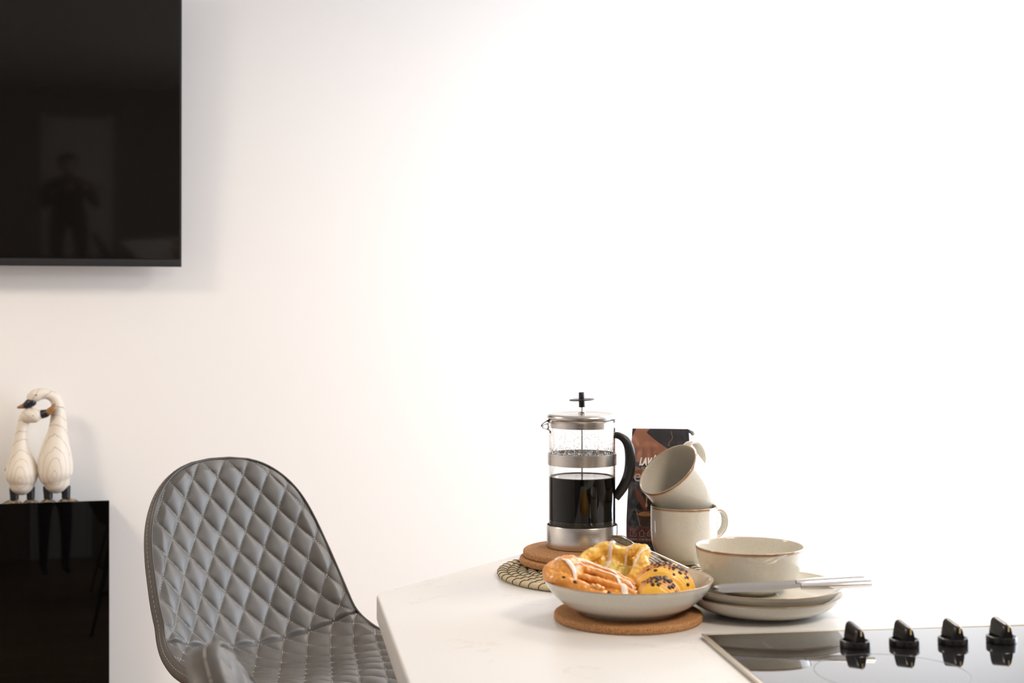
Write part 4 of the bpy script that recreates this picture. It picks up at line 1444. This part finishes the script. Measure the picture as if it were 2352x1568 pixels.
for i in range(NA):
    for k in range(NB):
        j = (k + 1) % NB
        Fc.append((i * NB + k, i * NB + j, (i + 1) * NB + j, (i + 1) * NB + k))
Fc.append(tuple(reversed(range(NB)))); Fc.append(tuple(range(NA * NB, (NA + 1) * NB)))
cr = make('crust', V, Fc, M['dough_roll'], g, None, True, None, {'bake': bake})
fit_in_dish(cr, PO, RZ)
bv4 = bvh_of(cr)
random.seed(5)
chip_me = []
for q in range(5):
    bm = bmesh.new(); bmesh.ops.create_icosphere(bm, subdivisions=2, radius=0.0026)
    for v_ in bm.verts:
        v_.co *= 1 + 0.40 * noise.noise(v_.co * 600 + Vector((q * 9, 0, 0))); v_.co.z *= 0.75
    me = bpy.data.meshes.new('chocolate_chip'); bm.to_mesh(me); bm.free(); smooth(me); me.materials.append(M['chocolate']); chip_me.append(me)
cnt = 0
taken = []
def chip(x, y):
    global cnt
    if any((x - a) ** 2 + (y - b) ** 2 < 0.0030 ** 2 for a, b in taken): return
    h = bv4.ray_cast(Vector((x, y, 0.2)), Vector((0, 0, -1)))
    if h[0] is None or h[0].z < 0.014: return
    taken.append((x, y))
    o = bpy.data.objects.new('chocolate_chip', chip_me[cnt % 5]); C.objects.link(o)
    o.parent = g; o.location = h[0] + h[1] * 0.0007
    s = random.uniform(0.72, 1.15); o.scale = (s, s, s)
    o.rotation_euler = h[1].to_track_quat('Z', 'Y').to_euler(); cnt += 1
for _ in range(75):   # arc of chips over the crown of the front fold
    chip(random.gauss(-0.004, 0.0100), random.gauss(-0.0270, 0.0036))
for _ in range(8):
    chip(random.uniform(0.006, 0.016), random.uniform(-0.034, -0.022))
for _ in range(75):   # the tall rear fold
    chip(random.gauss(0.008, 0.012), random.gauss(0.006, 0.008))
for _ in range(16):
    chip(random.uniform(0.020, 0.034), random.uniform(-0.008, 0.010))
for _ in range(8):
    chip(random.uniform(-0.026, -0.008), random.uniform(-0.004, 0.012))

# ------------------------------------------------------------------ quilted chair
class Shell:
    prof = [(0.235, 0.592), (0.226, 0.614), (0.195, 0.626), (0.13, 0.627), (0.05, 0.618), (-0.04, 0.611), (-0.095, 0.617), (-0.140, 0.634), (-0.174, 0.664), (-0.201, 0.712), (-0.230, 0.778), (-0.262, 0.848), (-0.285, 0.914), (-0.305, 0.973), (-0.310, 0.990)]

    def __init__(s):
        q = np.array(crom(s.prof, 24))
        d = np.r_[0, np.cumsum(np.hypot(*(q[1:] - q[:-1]).T))]
        s.L = d[-1]; s.d = d; s.q = q
        s.seam = float(np.interp(-0.178, -q[::-1, 0], d[::-1])) if False else float(d[np.argmin(np.abs(q[:, 0] + 0.150) + (q[:, 1] > 0.70))])
        wk = [(0, 0.40), (0.06, 0.45), (0.2, 0.475), (0.36, 0.472), (s.seam, 0.462), (s.seam + 0.08, 0.450), (s.seam + 0.15, 0.424), (s.seam + 0.26, 0.378), (s.L, 0.315)]
        s.wk = np.array(wk)

    def w(s, a):
        k = s.wk
        # smooth interpolation
        b = [(np.interp(a + o, k[:, 0], k[:, 1])) for o in (-0.04, -0.02, 0, 0.02, 0.04)]
        W0 = float(np.mean(b)) / 2
        zt, zf = 0.185, 0.10
        u = max(0.0, (a - (s.L - zt)) / zt)
        f = (1 - min(u, 0.9995) ** 2.9) ** (1 / 2.5)
        u2 = max(0.0, (zf - a) / zf)
        f2 = (1 - min(u2, 0.9995) ** 3.0) ** (1 / 2.5)
        return W0 * max(f, 0.04) * max(f2, 0.04)

    def base(s, a):
        y = float(np.interp(a, s.d, s.q[:, 0])); z = float(np.interp(a, s.d, s.q[:, 1]))
        e = 0.006
        y2 = float(np.interp(min(a + e, s.L), s.d, s.q[:, 0])); z2 = float(np.interp(min(a + e, s.L), s.d, s.q[:, 1]))
        y1 = float(np.interp(max(a - e, 0), s.d, s.q[:, 0])); z1 = float(np.interp(max(a - e, 0), s.d, s.q[:, 1]))
        T = Vector((0, y2 - y1, z2 - z1)).normalized()
        return Vector((0, y, z)), T, Vector((0, -T.z, T.y)) * -1.0

    def pt(s, a, X):
        """point of the padded surface at arc length a, offset X across, without quilting; plus user-side normal"""
        c, T, N = s.base(a)
        b = float(np.interp(a, [0, 0.1, s.seam - 0.05, s.seam + 0.06, s.L - 0.2, s.L], [0.25, 0.35, 0.72, 0.85, 0.60, 0.45]))
        k = b * abs(X) ** 2.0 * 1.25
        n = Vector((-X * b * 1.6, 0, 0)) + N
        return c + Vector((X * (1 - 0.12 * b * abs(X) / 0.22), 0, 0)) + N * k, n.normalized(), T


SH = Shell()
QW, QH = 0.058, 0.078
SK = -0.12
def quilt(a, X, edge):
    Y = a - SH.seam
    Xs = X + SK * Y
    u = Xs / QW + Y / QH; v = Xs / QW - Y / QH
    q = (abs(math.sin(math.pi * u)) * abs(math.sin(math.pi * v))) ** 0.48
    e = min(1.0, edge / 0.022)
    sm_ = 1 - 0.85 * math.exp(-(Y / 0.006) ** 2)
    return (0.0068 * q * (0.25 + 0.75 * e) + 0.0 ) * sm_ - 0.004 * math.exp(-(Y / 0.004) ** 2) + 0.004 * e


def cover(name, a0, a1, na, nb, parent):
    V, Fc = [], []
    th = np.linspace(0, 1, na + 1)
    if name == 'backrest':
        th = np.sin(th * math.pi / 2) * 0.35 + th * 0.65
    else:
        th = 1 - (np.sin((1 - th) * math.pi / 2) * 0.2 + (1 - th) * 0.8)
    for i in range(na + 1):
        a = a0 + (a1 - a0) * th[i]
        w = SH.w(a)
        for j in range(nb + 1):
            t_ = -1 + 2 * j / nb
            t_ = t_ * (1 - 0.0 * abs(t_))
            X = t_ * w
            p, n, T = SH.pt(a, X)
            edge = min(w - abs(X), SH.L - a, a)
            V.append(p + n * quilt(a, X, edge))
    for i in range(na):
        for j in range(nb):
            k = i * (nb + 1) + j
            Fc.append((k, k + 1, k + nb + 2, k + nb + 1))
    return make(name, V, Fc, M['leather'], parent)


def make_chair(label):
    ch = root('quilted_chair', (0, 0, 0))
    tag(ch, label, 'chair', 'grey quilted leather chairs')
    cover('backrest', SH.seam, SH.L - 0.0004, 190, 150, ch)
    cover('seat', 0.0004, SH.seam, 190, 150, ch)
    # rear shell with a side band
    V, Fc = [], []
    na, nb = 90, 30
    A_ = np.linspace(0, 1, na + 1)
    A_ = 0.5 - 0.5 * np.cos(A_ * math.pi) * (0.35) - 0.5 * (1 - 2 * A_) * 0.65
    A_ = (A_ - A_[0]) / (A_[-1] - A_[0])
    TK = 0.026
    rows = []
    for i in range(na + 1):
        a = 0.0004 + (SH.L - 0.0008) * A_[i]
        w = SH.w(a); row = []
        for j in range(nb + 1):
            X = (-1 + 2 * j / nb) * w * 0.985
            p, n, T = SH.pt(a, X)
            row.append(len(V)); V.append(p - n * TK)
        rows.append(row)
    for i in range(na):
        for j in range(nb):
            Fc.append((rows[i][j], rows[i + 1][j], rows[i + 1][j + 1], rows[i][j + 1]))
    make('rear_shell', V, Fc, M['leather_dark'], ch)
    # boundary loop
    loop = []
    for i in range(na + 1):
        a = 0.0004 + (SH.L - 0.0008) * A_[i]; loop.append((a, SH.w(a), 1))
    for j in range(1, 12):
        loop.append((SH.L - 0.0004, SH.w(SH.L) * (1 - j / 6.0), 0))
    for i in range(na, -1, -1):
        a = 0.0004 + (SH.L - 0.0008) * A_[i]; loop.append((a, -SH.w(a), 1))
    for j in range(1, 12):
        loop.append((0.0004, -SH.w(0) * (1 - j / 6.0), 0))
    pts = [SH.pt(a, X) for a, X, _ in loop]
    m_ = len(pts)
    V, Fc = [], []
    secs = [(0.000, 0.0020), (0.0014, 0.0036), (0.0030, 0.0034), (0.0044, 0.0015), (0.0050, -0.003), (0.0050, -0.012), (0.0040, -0.020), (0.0010, -0.0262), (-0.006, -0.0262)]
    for i in range(m_):
        p, n, T = pts[i]
        tg = (pts[(i + 1) % m_][0] - pts[i - 1][0]).normalized()
        out = tg.cross(n)
        ctr = Vector((0, 0, 0))
        c0, _, _ = SH.base(loop[i][0])
        ref = (p - c0) if abs(loop[i][1]) > 0.03 else (Vector((0, -0.1, 0.5)) if loop[i][0] > 0.4 else Vector((0, 0.5, 0)))
        if out.dot(ref) < 0: out = -out
        out.normalize()
        for (o_, z_) in secs:
            V.append(p + out * o_ + n * z_)
    S = len(secs)
    for i in range(m_):
        j = (i + 1) % m_
        for k in range(S - 1):
            Fc.append((i * S + k, j * S + k, j * S + k + 1, i * S + k + 1))
    eb = make('edge_band', V, Fc, M['leather_dark'], ch)
    bm = bmesh.new(); bm.from_mesh(eb.data); bmesh.ops.recalc_face_normals(bm, faces=bm.faces[:]); bm.to_mesh(eb.data); bm.free()
    # stitching
    dash = []
    def put(a, X, da, dX, L=0.0044, r=0.00072, off=0.0010, side=None):
        w = SH.w(a)
        edge = min(w - abs(X), SH.L - a, a)
        if edge < 0.004: return
        p, n, T = SH.pt(a, X)
        p2, n2, _ = SH.pt(a + da * 0.002, X + dX * 0.002)
        d = (p2 - p).normalized()
        q = p + n * (quilt(a, X, edge) + off)
        s_ = d.cross(n).normalized() * r
        nn = n * r * 0.8
        A0, A1 = q - d * L / 2, q + d * L / 2
        dash.append(([A0 - s_, A0 + s_, A0 + nn, A1 - s_, A1 + s_, A1 + nn], [(0, 2, 5, 3), (2, 1, 4, 5), (1, 0, 3, 4), (0, 1, 2), (3, 5, 4)]))
    stp = 0.0066
    Ln = math.hypot(QW, QH)
    for fam in (1, -1):
        for k in range(-14, 16):
            # X = QW * (k - fam*Y/QH)
            nst = int((SH.L) * Ln / QH / stp)
            for i in range(nst):
                Y = -SH.seam + SH.L * i / nst
                X = QW * (k - fam * Y / QH) - SK * Y
                a = Y + SH.seam
                if abs(X) > 0.26: continue
                if abs(Y) < 0.004: continue
                put(a, X, QH / Ln, (-fam * QW - SK * QH) / Ln)
    V_, F_ = merge(dash)
    so = make('stitching', V_, F_, M['thread'], ch, None, False); so['kind'] = 'stuff'; so['label'] = 'pale dashed quilting stitches'
    dash2 = []
    for i in range(0, m_):
        p, n, T = pts[i]; j = (i + 1) % m_
        p2, n2, _ = pts[j]
        tg = (p2 - p)
        if tg.length < 1e-4: continue
        nseg = max(1, int(round(tg.length / 0.0085)))
        out = tg.cross(n).normalized()
        c0, _, _ = SH.base(loop[i][0])
        ref = (p - c0) if abs(loop[i][1]) > 0.03 else (Vector((0, -0.1, 0.5)) if loop[i][0] > 0.4 else Vector((0, 0.5, 0)))
        if out.dot(ref) < 0: out = -out
        for k in range(nseg):
            q = p + tg * ((k + 0.5) / nseg) + out * 0.0054 - n * 0.0085
            d = tg.normalized()
            A0, A1 = q - d * 0.0027, q + d * 0.0027
            sn = n * 0.0006; nn = out * 0.0005
            dash2.append(([A0 - sn, A0 + sn, A0 + nn, A1 - sn, A1 + sn, A1 + nn], [(0, 2, 5, 3), (2, 1, 4, 5), (1, 0, 3, 4), (0, 1, 2), (3, 5, 4)]))
    V_, F_ = merge(dash2)
    so = make('band_stitching', V_, F_, M['thread'], ch, None, False); so['kind'] = 'stuff'
    for sx, sy in ((-1, -1), (1, -1), (-1, 1), (1, 1)):
        P = [(sx * 0.10, 0.02 + sy * 0.09, 0.575), (sx * 0.13, 0.02 + sy * 0.12, 0.55), (sx * 0.215, 0.0 + sy * 0.215, 0.0)]
        V, Fc = tube(crom(P, 6), [0.011] * 7 + [0.0105 - 0.0004 * i for i in range(6)], 14)
        make('leg', V, Fc, M['leg_metal'], ch)
    bevel_box('underframe', 0.24, 0.24, 0.012, 0.003, M['leg_metal'], ch, (0, 0.02, 0.570))
    q_ = 0.176
    ringp = [(-q_, -q_, 0.235), (q_, -q_, 0.235), (q_, q_, 0.235), (-q_, q_, 0.235)]
    for a_, b_ in zip(ringp, ringp[1:] + ringp[:1]):
        V, Fc = tube([a_, b_], 0.0075, 12)
        make('footrest', V, Fc, M['leg_metal'], ch)
    return ch


chair = make_chair('grey diamond-quilted leather chair facing the worktop, standing by the wall behind the worktop corner')
def place_chair(o, crease, face):
    """crease: (x, d) of the seat-back crease in the view frame; face: (x, d) direction the sitter looks"""
    fx, fd = face; n = math.hypot(fx, fd); fx /= n; fd /= n
    wx, wy = W(fx, fd); cx, cy = W(*crease)
    ang = math.atan2(wy, wx) - math.pi / 2
    # crease is at local y = -0.18
    o.rotation_euler = (0, 0, ang)
    o.location = (cx + wx * 0.17, cy + wy * 0.17, 0)
place_chair(chair, (-0.510, 2.80), (0.63, -0.777))
chair2 = dup(chair)
tag(chair2, 'blurred grey leather chair back poking up at the bottom edge, left of the worktop')
place_chair(chair2, (-0.125, 1.285), (0.975, 0.22))

# ------------------------------------------------------------------ the photographer, seen only as a reflection in the television
def skinned(name, pts, edges, mat, parent, sub=2):
    me = bpy.data.meshes.new(name)
    me.from_pydata([p[:3] for p in pts], edges, [])
    o = mesh_obj(name, me, parent)
    md = o.modifiers.new('skin', 'SKIN')
    for i, p in enumerate(pts):
        sv = me.skin_vertices[0].data[i]
        r = p[3]
        sv.radius = (r, r) if not isinstance(r, tuple) else r
    me.skin_vertices[0].data[0].use_root = True
    s = o.modifiers.new('sub', 'SUBSURF'); s.levels = sub; s.render_levels = sub
    evaluated(o); smooth(o.data); o.data.materials.clear(); o.data.materials.append(mat)
    return o
px_, py_ = W(0.02, -0.34)
per = root('person', (px_, py_, 0), -YAW)
tag(per, 'person in dark clothes holding a camera up to the face, mirrored in the television', 'person')
body = [(0, 0, 0.90, 0.13), (0, 0.0, 1.05, 0.125), (0, 0.0, 1.20, 0.15), (0, -0.01, 1.27, 0.11), (0, 0.0, 1.33, 0.052), (0, 0.01, 1.38, 0.05),
        (-0.10, 0, 0.86, 0.085), (-0.11, 0.01, 0.48, 0.058), (-0.11, -0.02, 0.09, 0.038), (-0.11, 0.10, 0.03, 0.030),
        (0.10, 0, 0.86, 0.085), (0.11, 0.01, 0.48, 0.058), (0.11, -0.02, 0.09, 0.038), (0.11, 0.10, 0.03, 0.030),
        (-0.17, -0.01, 1.25, 0.055), (-0.23, 0.05, 1.02, 0.042), (-0.085, 0.22, 1.22, 0.030),
        (0.17, -0.01, 1.25, 0.055), (0.23, 0.05, 1.02, 0.042), (0.075, 0.22, 1.22, 0.030)]
edg = [(0, 1), (1, 2), (2, 3), (3, 4), (4, 5), (0, 6), (6, 7), (7, 8), (8, 9), (0, 10), (10, 11), (11, 12), (12, 13), (3, 14), (14, 15), (15, 16), (3, 17), (17, 18), (18, 19)]
skinned('body', body, edg, M['shirt'], per)
# head with a face
hd = blob([ellipsoid((0, 0.0, 1.475), (0.074, 0.088, 0.098)), ellipsoid((0, 0.035, 1.43), (0.052, 0.055, 0.055)), ellipsoid((0, 0.095, 1.462), (0.011, 0.014, 0.020)),
           ellipsoid((-0.075, 0.0, 1.465), (0.010, 0.018, 0.028)), ellipsoid((0.075, 0.0, 1.465), (0.010, 0.018, 0.028)), ellipsoid((0, 0.083, 1.425), (0.020, 0.008, 0.006)),
           ellipsoid((0, 0.0, 1.38), (0.048, 0.050, 0.06))], 0.006, 2, name='head', mat=M['skin'], parent=per, amp=0.0)
for sx in (-1, 1):
    V, Fc = ellipsoid((sx * 0.030, 0.080, 1.478), (0.012, 0.006, 0.007)); make('eye', V, Fc, M['lens_glass'], hd)
blob([ellipsoid((0, -0.018, 1.515), (0.090, 0.094, 0.080)), ellipsoid((0, 0.045, 1.553), (0.062, 0.035, 0.026)), ellipsoid((0, -0.045, 1.46), (0.080, 0.065, 0.075))], 0.006, 2, name='hair', mat=M['hair'], parent=per, amp=0.006, frq=40)
for sx in (-1, 1):
    ps = [ellipsoid((sx * 0.078, 0.245, 1.250), (0.020, 0.034, 0.038))]
    for q in range(4):
        z = 1.235 + q * 0.018
        ps.append(tube(crom([(sx * 0.080, 0.262, z), (sx * 0.070, 0.285 + 0.004 * q, z + 0.004), (sx * 0.050, 0.290, z + 0.006), (sx * 0.036, 0.284, z + 0.006)], 4), [0.0088] * 9 + [0.0078] * 4, 10))
    ps.append(tube(crom([(sx * 0.076, 0.222, 1.262), (sx * 0.066, 0.212, 1.285), (sx * 0.050, 0.214, 1.298)], 4), 0.010, 10))
    blob(ps, 0.0035, 1, name='hand', mat=M['skin'], parent=per, amp=0.0)
pcam = root('camera_in_hands', (*W(0.02, -0.34), 0), -YAW)
tag(pcam, 'black photo camera held in both hands by the mirrored person', 'camera')
bevel_box('camera_body', 0.125, 0.045, 0.085, 0.008, M['black_plastic'], pcam, (-0.02, 0.235, CAMZ - 0.045))
bevel_box('viewfinder', 0.045, 0.05, 0.028, 0.006, M['black_plastic'], pcam, (-0.02, 0.230, CAMZ + 0.038))
V, Fc = lathe([(0, 0), (0.033, 0), (0.036, 0.004), (0.036, 0.042), (0.033, 0.045), (0, 0.045)], 40)
ln = make('lens', V, Fc, M['black_plastic'], pcam, (-0.02, 0.252, CAMZ)); ln.rotation_euler = (-math.pi / 2, 0, 0)
